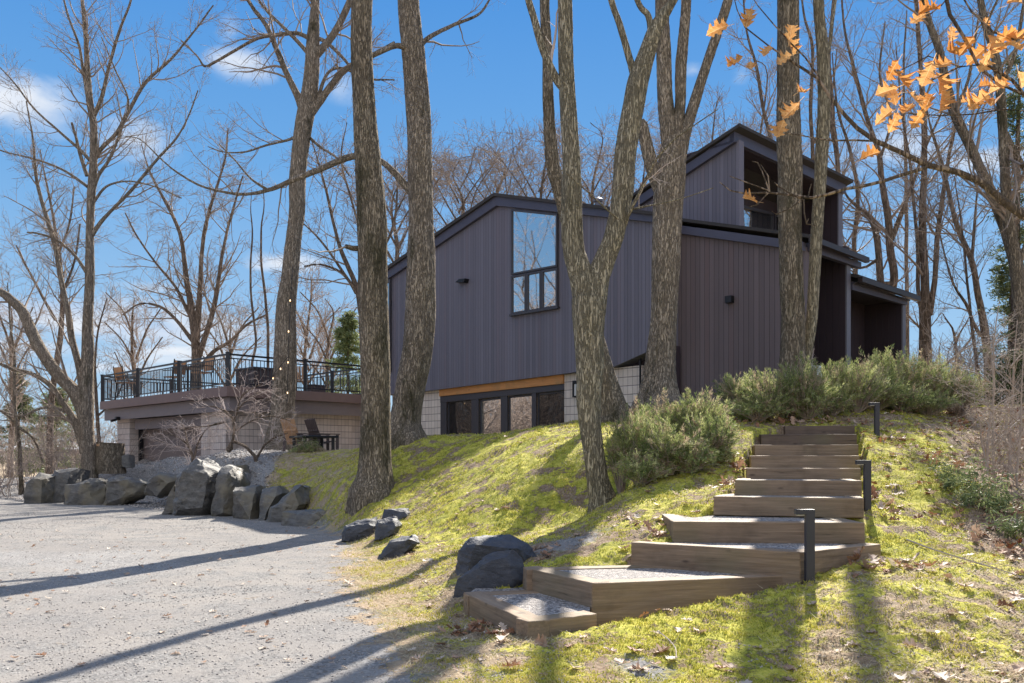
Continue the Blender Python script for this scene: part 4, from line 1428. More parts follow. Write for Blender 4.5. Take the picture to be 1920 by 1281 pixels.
# ------------------------------------------------------------------ boulders
def boulder(out, d, thick, label, seed, name='boulder', group='dark boulders edging the driveway', lean=0.15, sink=0.12, jag=1.0, mat_='rock'):
    """out: outline in pixels; a faceted rock of real thickness grown from it"""
    rr_ = np.random.default_rng(seed)
    P = np.array([px(x, y, d) for x, y in out])
    cen = P.mean(0)
    pts = []
    for p in P:
        for k_, off, sc in ((0, 0.0, 1.0), (1, .5 * thick, .97), (2, thick, .72), (3, -.28 * thick, .70)):
            q = cen + (p - cen) * sc * (1 + rr_.uniform(-.06, .05) * jag)
            q = q + np.array([0, off + rr_.uniform(-.12, .12) * thick, 0])
            q[1] += lean * (q[2] - P[:, 2].min())
            pts.append(q)
    pts = np.array(pts)
    low = pts[:, 2] < P[:, 2].min() + .25 * np.ptp(P[:, 2])
    pts[low, 2] -= sink
    bm = bmesh.new()
    for p in pts: bm.verts.new(p)
    r = bmesh.ops.convex_hull(bm, input=bm.verts)
    bmesh.ops.delete(bm, geom=[v for v in bm.verts if not v.link_faces], context='VERTS')
    bmesh.ops.dissolve_limit(bm, angle_limit=math.radians(14), verts=bm.verts, edges=bm.edges)
    bmesh.ops.triangulate(bm, faces=bm.faces)
    for it in range(4):
        es = [e for e in bm.edges if e.calc_length() > .035 * (d / 6) ** .8]
        bmesh.ops.subdivide_edges(bm, edges=es, cuts=1)
        bmesh.ops.triangulate(bm, faces=[f for f in bm.faces if len(f.verts) > 3])
    bm.normal_update()
    co = np.array([v.co[:] for v in bm.verts]); nn = np.array([v.normal[:] for v in bm.verts])
    s = max(.3, np.ptp(P[:, 0]))
    f1 = 2.6 / s
    n = fbm(co[:, 0] * f1, co[:, 1] * f1, co[:, 2] * f1 * 1.5, seed, 5)
    st = np.abs(((co[:, 2] * 1.3 + co[:, 0] * .5) * 7 / max(s, .5) + n * 1.8) % 1 - .5)
    co = co + nn * ((n * .12 + (st - .25) * .07) * s * .8 * jag)[:, None]
    for v, c in zip(bm.verts, co): v.co = c
    org = Vector((float(cen[0]), float(cen[1] + thick / 2), float(P[:, 2].min())))
    me = bpy.data.meshes.new(name); bm.to_mesh(me); bm.free()
    me.transform(Matrix.Translation(-org))
    me.polygons.foreach_set('use_smooth', np.ones(len(me.polygons), dtype=bool))
    try: me.set_sharp_from_angle(angle=math.radians(32))
    except Exception: pass
    o = link(name, me, M[mat_]); o.location = org
    return tag(o, label, 'boulder', group)


RK = [
    ([(40, 946), (50, 905), (70, 887), (98, 893), (97, 948)], 22.3, 1.0, 'low grey boulder at the far left end of the rock row'),
    ([(95, 943), (98, 882), (118, 877), (140, 878), (138, 905), (122, 944)], 22.6, .8, 'tall pale-topped slab boulder, second from the left of the row'),
    ([(118, 945), (124, 912), (172, 896), (194, 902), (196, 942), (150, 948)], 21.6, .8, 'wedge-shaped boulder right of the pale slab'),
    ([(196, 942), (199, 897), (214, 893), (250, 895), (273, 907), (272, 925), (226, 942)], 21.3, .8, 'flat-faced charcoal boulder in the middle of the left rock group'),
    ([(271, 918), (273, 899), (300, 889), (345, 893), (335, 905), (300, 925)], 20.6, .9, 'flat-topped pale boulder just left of the tallest boulder'),
    ([(305, 958), (322, 918), (334, 900), (336, 958)], 17.9, .7, 'dark pointed rock leaning on the left of the tallest boulder'),
    ([(329, 960), (332, 893), (352, 868), (368, 861), (408, 884), (413, 902), (398, 950), (380, 961)], 17.6, 1.0, 'tallest boulder of the driveway row, olive-grey and sharp-topped'),
    ([(394, 960), (409, 905), (411, 878), (420, 871), (436, 876), (452, 905), (440, 955), (425, 963)], 17.2, .8, 'narrow upright boulder right of the tallest one'),
    ([(436, 960), (437, 914), (480, 912), (487, 930), (484, 972), (455, 975)], 16.5, .8, 'blocky flat-topped boulder with a rusty face'),
    ([(484, 973), (486, 918), (520, 912), (530, 925), (512, 960), (498, 978)], 16.2, .8, 'rounded dark boulder between the rusty block and the slanted slab'),
    ([(497, 980), (507, 955), (548, 909), (564, 909), (564, 935), (576, 945), (545, 985)], 15.6, .9, 'slanted slab boulder with a pale lower step'),
    ([(529, 982), (531, 963), (560, 958), (640, 952), (653, 962), (640, 978), (575, 992), (540, 990)], 14.7, .8, 'long low boulder at the right end of the rock row'),
    ([(637, 1010), (645, 985), (700, 973), (706, 985), (703, 1004), (660, 1014)], 12.1, .6, 'squat boulder by the moss edge, left of a paler one'),
    ([(700, 1008), (704, 975), (740, 971), (752, 985), (745, 1000), (715, 1008)], 12.3, .6, 'grey boulder touching the squat one at the moss edge'),
    ([(714, 975), (721, 955), (765, 955), (772, 968), (745, 975)], 13.4, .5, 'small flat boulder half buried in moss'),
    ([(706, 1042), (730, 1015), (776, 1003), (788, 1018), (745, 1044)], 10.2, .5, 'flat tilted rock lying alone on the moss edge'),
]
for i, (o_, d, th, lbl) in enumerate(RK):
    if i >= 12:
        yb = max(p[1] for p in o_); xb = sum(p[0] for p in o_) / len(o_)
        d = ground_depth(xb, yb - 4)
        th = .32 * d / 10
    boulder(o_, d, th, lbl, 100 + i, sink=.12 if i < 12 else .05, mat_='rockshade' if i >= 12 else 'rock')
boulder([(842, 1086), (858, 1032), (880, 1010), (920, 1004), (958, 1004), (990, 1020), (1018, 1058), (960, 1086), (880, 1094)], 7.35, .4, 'broad dark boulder behind the pointed one by the lowest step', 150, group=None, lean=.02, jag=.55, mat_='rockshade')
boulder([(843, 1117), (858, 1088), (925, 1035), (962, 1028), (980, 1048), (986, 1090), (945, 1112), (850, 1128)], 6.65, .16, 'smooth pointed boulder against the lowest timber step', 151, group=None, lean=.02, jag=.55, mat_='rockshade')
boulder([(222, 868), (226, 855), (240, 851), (246, 869)], 24.5, .4, 'small grey rock at the foot of the garage pier', 160)
boulder([(614, 858), (618, 851), (655, 845), (662, 850), (650, 858)], 21.5, .4, 'flat grey rock at the top of the bank near the garden chairs', 161)
boulder([(505, 872), (512, 863), (525, 865), (530, 871)], 19.5, .25, 'tiny dark rock on the gravel slope right of the pale shrub', 162)
boulder([(436, 875), (440, 871), (462, 872), (466, 877)], 18.9, .3, 'thin dark rock on the gravel behind the tall boulders', 163)

# ------------------------------------------------------------------ trees
def barktube(pts, rad, sides, step, amp, seed, flare=0.0, freq=1.0):
    """a furrowed trunk: pts (n,3), rad (n)"""
    A = spline(np.column_stack([pts, rad]), step)
    P = A[:, :3]; R = A[:, 3]
    s = np.concatenate([[0], np.cumsum(np.linalg.norm(np.diff(P, axis=0), axis=1))])
    P = P + np.stack([vnoise(s * 1.2, s * 0, seed=seed), vnoise(s * 1.2, s * 0 + 5, seed=seed), s * 0], -1) * 0.012 * sstep(s, 0, .5)[:, None]
    T = np.gradient(P, axis=0); T /= np.linalg.norm(T, axis=1, keepdims=True)
    ref = np.tile(np.array([1.0, 0, 0]), (len(P), 1))
    B = np.cross(T, ref); B /= np.linalg.norm(B, axis=1, keepdims=True)
    Aa = np.cross(B, T)
    th = np.linspace(0, 2 * np.pi, sides, endpoint=False)
    ct, st = np.cos(th), np.sin(th)
    RR = R[:, None] * np.ones(sides)
    if flare:
        fz = np.exp(-s / (0.9 * R[len(R) // 4] * 2 + .12))[:, None]
        lob = 0.5 + 0.5 * np.cos(th * 5 + seed) * 0.7 + 0.3 * np.cos(th * 3 + seed * 2)
        RR = RR * (1 + flare * fz * lob[None, :])
    X = ct[None] * RR; Y = st[None] * RR
    S = s[:, None] + 0 * X
    n1 = fbm(X * 26 * freq, Y * 26 * freq, S * 3.2 * freq, seed, 2)
    rid = 1 - np.minimum(np.abs(n1) * 5.5, 1)           # furrows
    n2 = fbm(X * 45 * freq, Y * 45 * freq, S * 9 * freq, seed + 5, 2)
    lump = fbm(X * 3, Y * 3, S * 1.1, seed + 9, 2)
    RR = RR + amp * (-rid * 0.9 + n2 * .5) + lump * R[:, None] * 0.10
    V = P[:, None, :] + RR[:, :, None] * (Aa[:, None, :] * ct[None, :, None] + B[:, None, :] * st[None, :, None])
    n = len(P); i = np.arange(sides); j = (i + 1) % sides; k = np.arange(n - 1)
    Q = np.stack([k[:, None] * sides + i, k[:, None] * sides + j, (k[:, None] + 1) * sides + j, (k[:, None] + 1) * sides + i], -1).reshape(-1, 4)
    return V.reshape(-1, 3), Q, P, R


def spawn(P, R, per, npts, L, ang, up, rng, tmin=0.15, rf=0.6, wand=0.25, rmin=0.0015, taper=0.25):
    """children of many parents at once. P (m,n,3), R (m,n)"""
    m, n = R.shape
    M_ = m * per
    t = rng.uniform(min(tmin, .97), 0.98, (m, per)) * (n - 1)
    i = np.minimum(t.astype(int), n - 2); f = (t - i)
    idx = np.arange(m)[:, None]
    p0 = P[idx, i] * (1 - f[..., None]) + P[idx, i + 1] * f[..., None]
    r0 = R[idx, i] * (1 - f) + R[idx, i + 1] * f
    T = P[idx, i + 1] - P[idx, i]; T /= np.linalg.norm(T, axis=-1, keepdims=True) + 1e-9
    p0 = p0.reshape(M_, 3); r0 = r0.reshape(M_); T = T.reshape(M_, 3)
    v = rng.normal(size=(M_, 3)); v -= (v * T).sum(1, keepdims=True) * T; v /= np.linalg.norm(v, axis=1, keepdims=True)
    a = np.radians(rng.uniform(ang[0], ang[1], M_))[:, None]
    D = T * np.cos(a) + v * np.sin(a)
    ln = (L[0] + (L[1] - L[0]) * rng.random(M_)) * (1.15 - 0.6 * (t / (n - 1)).reshape(M_))
    seg = ln / (npts - 1)
    out = np.zeros((M_, npts, 3)); out[:, 0] = p0
    for k in range(1, npts):
        out[:, k] = out[:, k - 1] + D * seg[:, None]
        D = D + rng.normal(size=(M_, 3)) * wand + np.array([0, 0, up])
        D /= np.linalg.norm(D, axis=1, keepdims=True)
    rr_ = np.maximum(r0 * rf * (0.6 + 0.4 * rng.random(M_)), rmin)
    rr_ = np.minimum(rr_, ln * 0.02 + .002)
    RR = rr_[:, None] * (1 - (1 - taper) * np.linspace(0, 1, npts))[None]
    return out, np.maximum(RR, rmin * .6)


def crown_mesh(limbs, rng, dens=1.0, L1=(1.0, 2.6), L2=(0.4, 1.1), L3=(0.12, 0.4), up=0.10, lv=3, every=0.45, n2=6, n3=4, rmin=0.0022, a1=(30, 65), start=0.0):
    PT = []; RD = []
    Vs = []; Qs = []; base = 0
    l1P = []; l1R = []
    for P, R, s0 in limbs:
        s = np.concatenate([[0], np.cumsum(np.linalg.norm(np.diff(P, axis=0), axis=1))])
        per = max(1, int((s[-1] * (1 - s0)) / every * dens))
        A, B = spawn(P[None], R[None], per, 7, L1, a1, up, rng, tmin=s0, rf=0.5, wand=0.16, rmin=rmin * 1.8)
        l1P.append(A); l1R.append(B)
    A1 = np.concatenate(l1P); B1 = np.concatenate(l1R)
    sets = [(A1, B1, 5)]
    if lv > 1:
        A2, B2 = spawn(A1, B1, n2, 5, L2, (25, 60), up * .7, rng, tmin=.12, rf=.6, wand=.2, rmin=rmin * 1.2)
        sets.append((A2, B2, 4))
    if lv > 2:
        A3, B3 = spawn(A2, B2, n3, 4, L3, (25, 60), up * .5, rng, tmin=.15, rf=.7, wand=.22, rmin=rmin)
        sets.append((A3, B3, 3))
    for A, B, sd in sets:
        V, Q = tubes(list(A), list(B), sd)
        Vs.append(V); Qs.append(Q + base); base += len(V)
    return np.concatenate(Vs), np.concatenate(Qs), (sets[-1][0] if lv > 1 else A1)


def limb3(pts, d, rng=None, wob=0.0):
    """pixel limb -> world points and radii; optional 4th value = depth offset"""
    out = []
    for q in pts:
        dd = d + (q[3] if len(q) > 3 else 0)
        p = px(q[0], q[1], dd)
        out.append([*p, q[2] / 2 / F * dd])
    return np.array(out)


def tree(name, label, limbs, d, bmat='bark', tmat='twig', seed=1, fine=False, crown=None, group=None, flare=0.0, amp=0.012, cat='tree', sides=None, extra=None):
    rng = np.random.default_rng(seed)
    L0 = limb3(limbs[0], d)
    base = L0[0, :3].copy()
    gz = tz(base[0], base[1])
    t = thing(name, label, cat, (base[0], base[1], min(base[2], gz)), group)
    Vs = []; Qs = []; b = 0; cl = []
    for i, lm in enumerate(limbs):
        A = limb3(lm, d)
        if not fine: A[:, 3] *= .85
        if i == 0:
            # carry the foot into the ground
            foot = A[0].copy(); foot[2] = min(A[0, 2], gz) - 0.35; foot[3] *= 1.05
            A = np.vstack([foot, A])
        wpx = A[:, 3].max()
        if fine:
            sd = int(np.clip(wpx * 2 * math.pi / 0.022, 10, 84)); st = 0.035
            V, Q, P, R = barktube(A[:, :3], A[:, 3], sd, st, amp * min(1, wpx / .15), seed + i, flare if i == 0 else 0)
        else:
            sd = 12 if wpx > .08 else 7
            V, Q, P, R = barktube(A[:, :3], A[:, 3], sides or sd, .22, min(amp, wpx * .08), seed + i, flare if i == 0 else 0, .6)
        Vs.append(V); Qs.append(Q + b); b += len(V)
        stp = max(1, len(P) // 24)
        s0 = (crown or {}).get('s0', {}).get(i, .35 if i == 0 else .1)
        cl.append((P[::stp], R[::stp], s0))
    link('trunk', mesh_np('trunk', np.concatenate(Vs), np.concatenate(Qs), smooth=True), M[bmat], t)
    if crown is not None:
        kw = {k: v for k, v in crown.items() if k not in ('s0', 'skip')}
        cl = [c for i, c in enumerate(cl) if i not in crown.get('skip', ())]
        V, Q, tips = crown_mesh(cl, rng, **kw)
        link('crown', mesh_np('crown', V, Q, smooth=True), M[tmat], t)
    return t


FG = 'tall bark-furrowed trees standing on the mossy hill'
tree('tall_tree', 'thick mossy-barked trunk nearest the driveway edge, left of the curved one', [
    [(702, 925, 84), (705, 895, 66), (706, 860, 58), (706, 800, 56), (704, 700, 55), (701, 600, 57), (698, 500, 56), (695, 400, 55), (690, 300, 50), (683, 200, 43), (678, 100, 41), (678, 0, 40), (676, -250, 36), (682, -600, 28), (700, -1000, 18), (710, -1300, 8)],
    [(680, 466, 12), (663, 466, 10, -.1), (648, 462, 8, -.2)],
    [(680, -300, 20), (640, -500, 16, .6), (560, -750, 11, 1.5), (520, -1000, 6, 2)],
    [(682, -420, 20), (760, -620, 15, -.8), (830, -850, 10, -1.5), (870, -1100, 5, -2)]],
    13.6, 'barkm', seed=11, fine=True, flare=.34, group=FG, crown=dict(dens=.25, every=.9, s0={0: .75, 1: .99}, L1=(1.2, 2.6), up=.05, n2=5, n3=3))
tree('tall_tree', 'curved thick trunk just left of the house siding, bowed like a bracket', [
    [(758, 826, 74), (757, 800, 62), (759, 780, 58), (770, 720, 57), (782, 660, 56), (787, 600, 57), (789, 500, 54), (789, 400, 47), (787, 300, 46), (783, 200, 44), (775, 100, 42), (764, 0, 41), (757, -250, 36), (760, -600, 26), (770, -1000, 14), (775, -1300, 6)],
    [(785, 372, 18), (762, 350, 15, 0), (738, 322, 13), (715, 303, 12), (690, 294, 12), (665, 293, 12), (640, 300, 12), (600, 318, 11), (550, 338, 9.5), (520, 351, 8.5), (480, 362, 6.5), (440, 363, 5.5), (380, 350, 4.5), (330, 322, 3.6), (300, 297, 3), (262, 262, 2.4), (225, 255, 1.8)],
    [(505, 358, 6), (470, 335, 4), (440, 300, 3.2), (410, 270, 2.6)],
    [(775, 110, 12), (800, 74, 9, .3), (850, 47, 7, .8), (898, 26, 5, 1.2), (925, -10, 4, 1.5), (980, -60, 3, 2)],
    [(772, 98, 12), (745, 86, 10, -.2), (702, 102, 9, -.3), (655, 122, 7, -.2)],
    [(757, -250, 18), (700, -420, 14, 1), (650, -640, 9, 2), (620, -850, 5, 2.5)], [(758, -300, 18), (850, -500, 14, -1), (930, -750, 8, -2)]],
    15.5, 'bark', seed=12, fine=True, flare=.4, group=FG, crown=dict(dens=.75, every=.5, s0={0: .72, 1: .3}, L1=(.7, 1.9), L2=(.3, .9), up=.02, n2=4, n3=3))
tree('tall_tree', 'forked tree in the middle of the moss, splitting into a Y before the house', [
    [(1131, 957, 58), (1127, 930, 48), (1120, 900, 43), (1115, 860, 41), (1107, 800, 41), (1104, 750, 45), (1107, 700, 50), (1106, 640, 52), (1105, 590, 60), (1104, 560, 60)],
    [(1104, 590, 50), (1095, 540, 48), (1084, 500, 44), (1076, 470, 41), (1072, 420, 40), (1071, 370, 38), (1070, 300, 33), (1064, 200, 31), (1060, 100, 28), (1059, 0, 27), (1055, -300, 22), (1045, -700, 14), (1030, -1100, 6)],
    [(1110, 590, 52), (1120, 530, 46), (1134, 490, 40), (1150, 450, 38), (1160, 410, 39), (1165, 380, 38), (1169, 350, 41), (1172, 300, 42), (1178, 250, 42), (1187, 200, 42), (1196, 150, 40), (1212, 100, 34), (1226, 60, 30), (1242, 30, 24), (1262, 0, 17), (1300, -80, 13), (1350, -300, 9), (1370, -500, 4)],
    [(1062, 170, 18), (1042, 146, 15), (1017, 92, 14), (1000, 33, 13), (988, -10, 12), (970, -120, 9), (940, -350, 5)],
    [(1195, 160, 18), (1178, 105, 14), (1160, 45, 14), (1145, 0, 13), (1120, -120, 10), (1100, -350, 6)],
    [(1222, 66, 16), (1215, 30, 12), (1194, 0, 11), (1160, -120, 8)],
    [(1166, 432, 11), (1180, 400, 8, -.1), (1205, 350, 6.5, -.2), (1228, 300, 5, -.4), (1262, 262, 4, -.5), (1300, 235, 2.6, -.6), (1345, 205, 1.6, -.7)],
    [(1186, 392, 4, -.1), (1220, 385, 3, -.3), (1280, 372, 2.2, -.5), (1340, 352, 1.5, -.6)],
    [(1170, 420, 5), (1140, 395, 3.5, -.2), (1100, 360, 2.6, -.4), (1060, 325, 1.6, -.6)]],
    9.8, 'barkg', 'twigp', seed=13, fine=True, flare=.4, amp=.009, group=FG, crown=dict(dens=.5, every=.8, s0={0: .99, 1: .75, 2: .9, 6: .2, 7: .1}, skip=(0,), L1=(.3, .9), L2=(.12, .4), L3=(.05, .15), up=.03, n2=3, n3=2, rmin=.0015, lv=3))
tree('tall_tree', 'leaning slimmer tree rooted behind the forked tree, with a knot hole near its base', [
    [(1156, 786, 66), (1150, 765, 52), (1143, 735, 43), (1130, 690, 38), (1113, 630, 34), (1098, 570, 30), (1083, 500, 28), (1067, 430, 26), (1048, 350, 26), (1036, 300, 26), (1028, 200, 21), (1026, 100, 18), (1022, 0, 18), (1015, -300, 15), (1000, -700, 9), (990, -1000, 4)],
    [(1020, -150, 9), (1060, -350, 7, 1), (1110, -600, 4, 2)]],
    13.3, 'barkm', seed=14, fine=True, flare=.6, group=FG, crown=dict(dens=.2, every=.8, s0={0: .8}, n2=4, n3=3))
tree('tall_tree', 'broad trunk against the house corner, dividing into three upright stems and a broken stub', [
    [(1237, 757, 88), (1237, 740, 70), (1238, 700, 58), (1242, 640, 52), (1245, 600, 51), (1248, 500, 53), (1251, 400, 57), (1255, 350, 58), (1260, 300, 50), (1264, 270, 46)],
    [(1262, 310, 34), (1252, 240, 30), (1246, 180, 29), (1244, 120, 28), (1242, 0, 26), (1238, -300, 20), (1230, -700, 12), (1225, -1000, 5)],
    [(1264, 300, 30), (1268, 240, 25), (1274, 200, 22), (1278, 125, 22), (1285, 42, 19), (1288, 0, 18), (1300, -300, 14), (1310, -700, 7)],
    [(1268, 320, 28), (1280, 270, 24), (1292, 225, 22), (1317, 150, 20), (1344, 62, 18), (1364, 0, 18), (1400, -150, 14), (1450, -450, 9), (1480, -800, 4)],
    [(1250, 375, 34), (1236, 345, 30), (1224, 318, 27), (1212, 275, 25), (1205, 240, 22), (1201, 226, 15)]],
    14.5, 'bark', seed=15, fine=True, flare=.5, group=FG, crown=dict(dens=.2, every=.8, s0={0: .99, 1: .6, 2: .6, 3: .5}, skip=(0, 4), n2=5, n3=3))
tree('tall_tree', 'straight dark-barked trunk rising out of the junipers in front of the plum wall', [
    [(1488, 765, 62), (1486, 720, 52), (1485, 690, 48), (1486, 600, 44), (1484, 500, 44), (1482, 400, 44), (1480, 300, 45), (1479, 250, 45), (1477, 150, 42), (1476, 0, 39), (1474, -300, 34), (1480, -700, 22), (1485, -1100, 8)],
    [(1475, -350, 18), (1420, -560, 13, 1), (1380, -800, 7, 2)], [(1476, -400, 18), (1560, -620, 12, -1), (1600, -850, 6, -2)]],
    14, 'barkm', seed=16, fine=True, flare=.2, group=FG, crown=dict(dens=.2, every=.8, s0={0: .8}, n2=5, n3=3))
tree('tall_tree', 'slender pale green-grey trunk leaning beside the straight dark one', [
    [(1508, 760, 24), (1510, 690, 20), (1516, 650, 19), (1523, 600, 21), (1529, 500, 21), (1535, 400, 22), (1539, 300, 23), (1544, 200, 24), (1543, 100, 23), (1536, 0, 20), (1525, -250, 17), (1520, -600, 9), (1518, -800, 4)],
    [(1543, 120, 10), (1556, 80, 7, .1), (1562, 30, 6, .2), (1575, -40, 4, .3)]],
    14.1, 'barkg', seed=17, fine=True, flare=.2, amp=.006, group=FG, crown=dict(dens=.2, every=.9, s0={0: .8}, n2=4, n3=3))
tree('tall_tree', 'tall trunk in front of the deck railing, carrying the string lights', [
    [(522, 850, 60), (526, 810, 48), (530, 770, 43), (533, 700, 42), (535, 640, 39), (537, 580, 37), (545, 510, 32), (552, 440, 28), (556, 400, 29), (557, 340, 31), (561, 300, 31), (569, 240, 34), (576, 200, 34), (583, 150, 29), (586, 90, 26), (590, 30, 18), (592, 0, 15), (596, -150, 11), (590, -350, 5)],
    [(572, 215, 20), (560, 185, 15), (540, 145, 12), (519, 95, 10), (500, 50, 8.5), (470, 8, 7), (445, -40, 5), (400, -120, 3)],
    [(578, 215, 20), (600, 190, 15), (622, 160, 13), (648, 130, 12), (690, 110, 10), (740, 80, 7)],
    [(590, 105, 18), (612, 82, 14), (632, 52, 13), (650, 15, 12), (665, -25, 11), (700, -150, 7), (720, -280, 3)],
    [(590, 78, 10), (568, 66, 8), (550, 62, 7), (515, 66, 6.5), (481, 73, 6), (437, 97, 5.5), (404, 116, 5), (384, 124, 4.5), (370, 105, 3.2), (340, 76, 2.4)],
    [(586, 70, 9), (610, 78, 7), (640, 105, 6), (660, 128, 5), (690, 160, 4)],
    [(586, 110, 9), (560, 80, 7), (530, 50, 6), (500, 20, 5), (470, -20, 4), (420, -60, 3)],
    [(568, 250, 8), (540, 262, 5), (500, 272, 4), (460, 285, 3.4), (420, 285, 2.6), (390, 275, 1.8)],
    [(572, 250, 7), (600, 275, 5), (632, 297, 4), (655, 330, 3)],
    [(595, 190, 8), (612, 140, 6), (640, 128, 5), (690, 148, 4), (740, 150, 3)]],
    25.2, 'bark', seed=18, fine=True, flare=.3, amp=.014, group=FG, crown=dict(dens=1.2, every=.4, s0={0: .7, 1: .2, 4: .05, 5: .1, 6: .1, 7: .1}, L1=(.8, 2.2), L2=(.4, 1.0), n2=5, n3=4, rmin=.004, up=.04))
tree('tall_tree', 'many-branched tree at the left end of the rock row, one thick limb arching left', [
    [(167, 880, 30), (166, 850, 26), (161, 800, 28), (160, 750, 31), (163, 700, 24), (165, 640, 21), (165, 600, 19), (168, 540, 17), (168, 500, 17), (168, 430, 15), (172, 350, 15), (176, 300, 14), (176, 240, 13), (169, 190, 12), (165, 140, 11), (162, 90, 9), (157, 30, 7), (152, -20, 6), (146, -120, 4), (140, -220, 2)],
    [(158, 775, 26), (140, 735, 25), (118, 712, 24), (97, 688, 23), (76, 655, 22), (58, 618, 21), (40, 582, 19), (19, 562, 17), (0, 548, 15), (-50, 528, 12), (-120, 480, 8), (-180, 400, 4)],
    [(154, 725, 14), (148, 690, 13), (134, 634, 12), (128, 587, 11), (118, 540, 10), (107, 481, 9), (94, 428, 8), (70, 341, 6), (62, 260, 4), (50, 190, 2.5)],
    [(158, 850, 16), (150, 820, 14), (137, 785, 13), (118, 755, 12), (94, 722, 10), (62, 702, 8), (31, 693, 7), (0, 682, 6), (-60, 650, 4)],
    [(172, 360, 9), (181, 293, 8), (219, 249, 7.5), (245, 201, 7), (275, 153, 6), (323, 109, 5), (363, 61, 3.6), (400, 10, 2.6)],
    [(173, 225, 9), (192, 179, 7), (205, 122, 6), (227, 52, 5), (245, 0, 4), (262, -70, 3)],
    [(168, 205, 8), (156, 140, 6), (149, 87, 5), (127, 26, 4), (110, -40, 3)],
    [(168, 300, 7), (149, 280, 6), (109, 245, 4.5), (65, 205, 3.6), (30, 160, 3), (0, 127, 2.4), (-40, 90, 2)],
    [(170, 445, 9), (190, 415, 7.5), (210, 393, 6.5), (245, 358, 6), (297, 297, 5), (332, 258, 4), (355, 215, 3), (372, 170, 2.4)],
    [(172, 365, 9), (185, 330, 7), (205, 300, 6), (225, 250, 5), (240, 190, 4), (215, 130, 3), (190, 70, 2)],
    [(163, 330, 7), (150, 290, 6), (143, 260, 5), (135, 230, 4.5)],
    [(168, 520, 7), (140, 480, 5.5), (105, 450, 4.6), (70, 438, 4), (50, 436, 3)],
    [(175, 380, 6), (200, 350, 4.5), (240, 340, 3.4), (290, 350, 2.8), (340, 372, 2.4)],
    [(164, 350, 6), (120, 320, 4.4), (70, 300, 3.4), (10, 285, 2.6), (-30, 270, 2)],
    [(155, 800, 9), (120, 770, 6), (80, 765, 5), (40, 780, 4), (0, 770, 3)]],
    24.3, 'bark', seed=19, fine=True, flare=.3, amp=.012, group=FG, crown=dict(dens=1.2, every=.32, s0={0: .4}, L1=(.6, 1.9), L2=(.3, .9), L3=(.1, .35), n2=5, n3=4, rmin=.0035, up=.10))

# background trees, traced
BG = 'bare trees beyond the house'
cr = lambda **k: dict(dict(dens=1.0, every=.42, L1=(.9, 2.7), L2=(.4, 1.3), L3=(.15, .55), n2=6, n3=4, rmin=.0052, up=.09), **k)
tree('bare_tree', 'spreading bare tree rising behind the deck railing and round bar table', [
    [(368, 725, 26), (368, 690, 22), (366, 640, 20), (362, 600, 17), (350, 525, 12), (337, 437, 9), (306, 371, 7), (280, 320, 4), (265, 270, 2)],
    [(368, 640, 16), (374, 560, 12), (380, 459, 9), (393, 393, 7), (420, 306, 5), (428, 240, 3)],
    [(372, 670, 14), (395, 600, 11), (407, 546, 10), (420, 459, 7), (437, 393, 5), (455, 330, 3)],
    [(376, 690, 11), (400, 660, 9), (432, 640, 7), (462, 610, 6), (500, 590, 4)],
    [(362, 640, 11), (330, 600, 8), (300, 575, 6), (262, 570, 4), (230, 590, 3)],
    [(360, 600, 9), (330, 540, 7), (290, 490, 5), (255, 440, 4), (235, 400, 3)]], 38, 'barkf', seed=31, group=BG, crown=cr(rmin=.006, dens=1.4))
tree('bare_tree', 'slim bare stem left of the string light tree, nearer the deck corner', [
    [(471, 700, 6), (480, 640, 5.5), (471, 560, 5), (470, 500, 4.6), (473, 430, 3.4), (470, 390, 2.2), (472, 350, .8)]], 33, 'barkf', seed=32, group=BG, crown=cr(dens=.8, L1=(.3, .9), L2=(.1, .4), n2=3, n3=2))
tree('bare_tree', 'slim bare stem with a few orange leaves touching the string light tree', [
    [(503, 700, 7), (502, 620, 7), (498, 560, 6), (490, 490, 5), (490, 430, 4), (495, 385, 2.6), (490, 320, .8)]], 33.5, 'barkf', seed=33, group=BG, crown=cr(dens=.8, L1=(.3, 1.0), L2=(.1, .4), n2=3, n3=2))
tree('bare_tree', 'bare tree mostly hidden behind the thick mossy trunk, its limbs fanning to the left', [
    [(690, 730, 18), (685, 640, 16), (675, 570, 13), (665, 530, 11), (640, 470, 9), (625, 415, 7), (612, 360, 6), (595, 300, 4), (580, 250, 2)],
    [(668, 545, 9), (640, 512, 7), (600, 496, 5), (570, 500, 3)], [(668, 550, 9), (650, 520, 7), (600, 450, 5), (565, 415, 3)],
    [(680, 560, 9), (700, 500, 7), (735, 430, 6), (745, 360, 4), (740, 300, 2)], [(672, 540, 8), (680, 460, 6), (660, 380, 5), (640, 300, 4), (650, 230, 2)]], 30, 'barkf', seed=34, group=BG, crown=cr(dens=1.2))
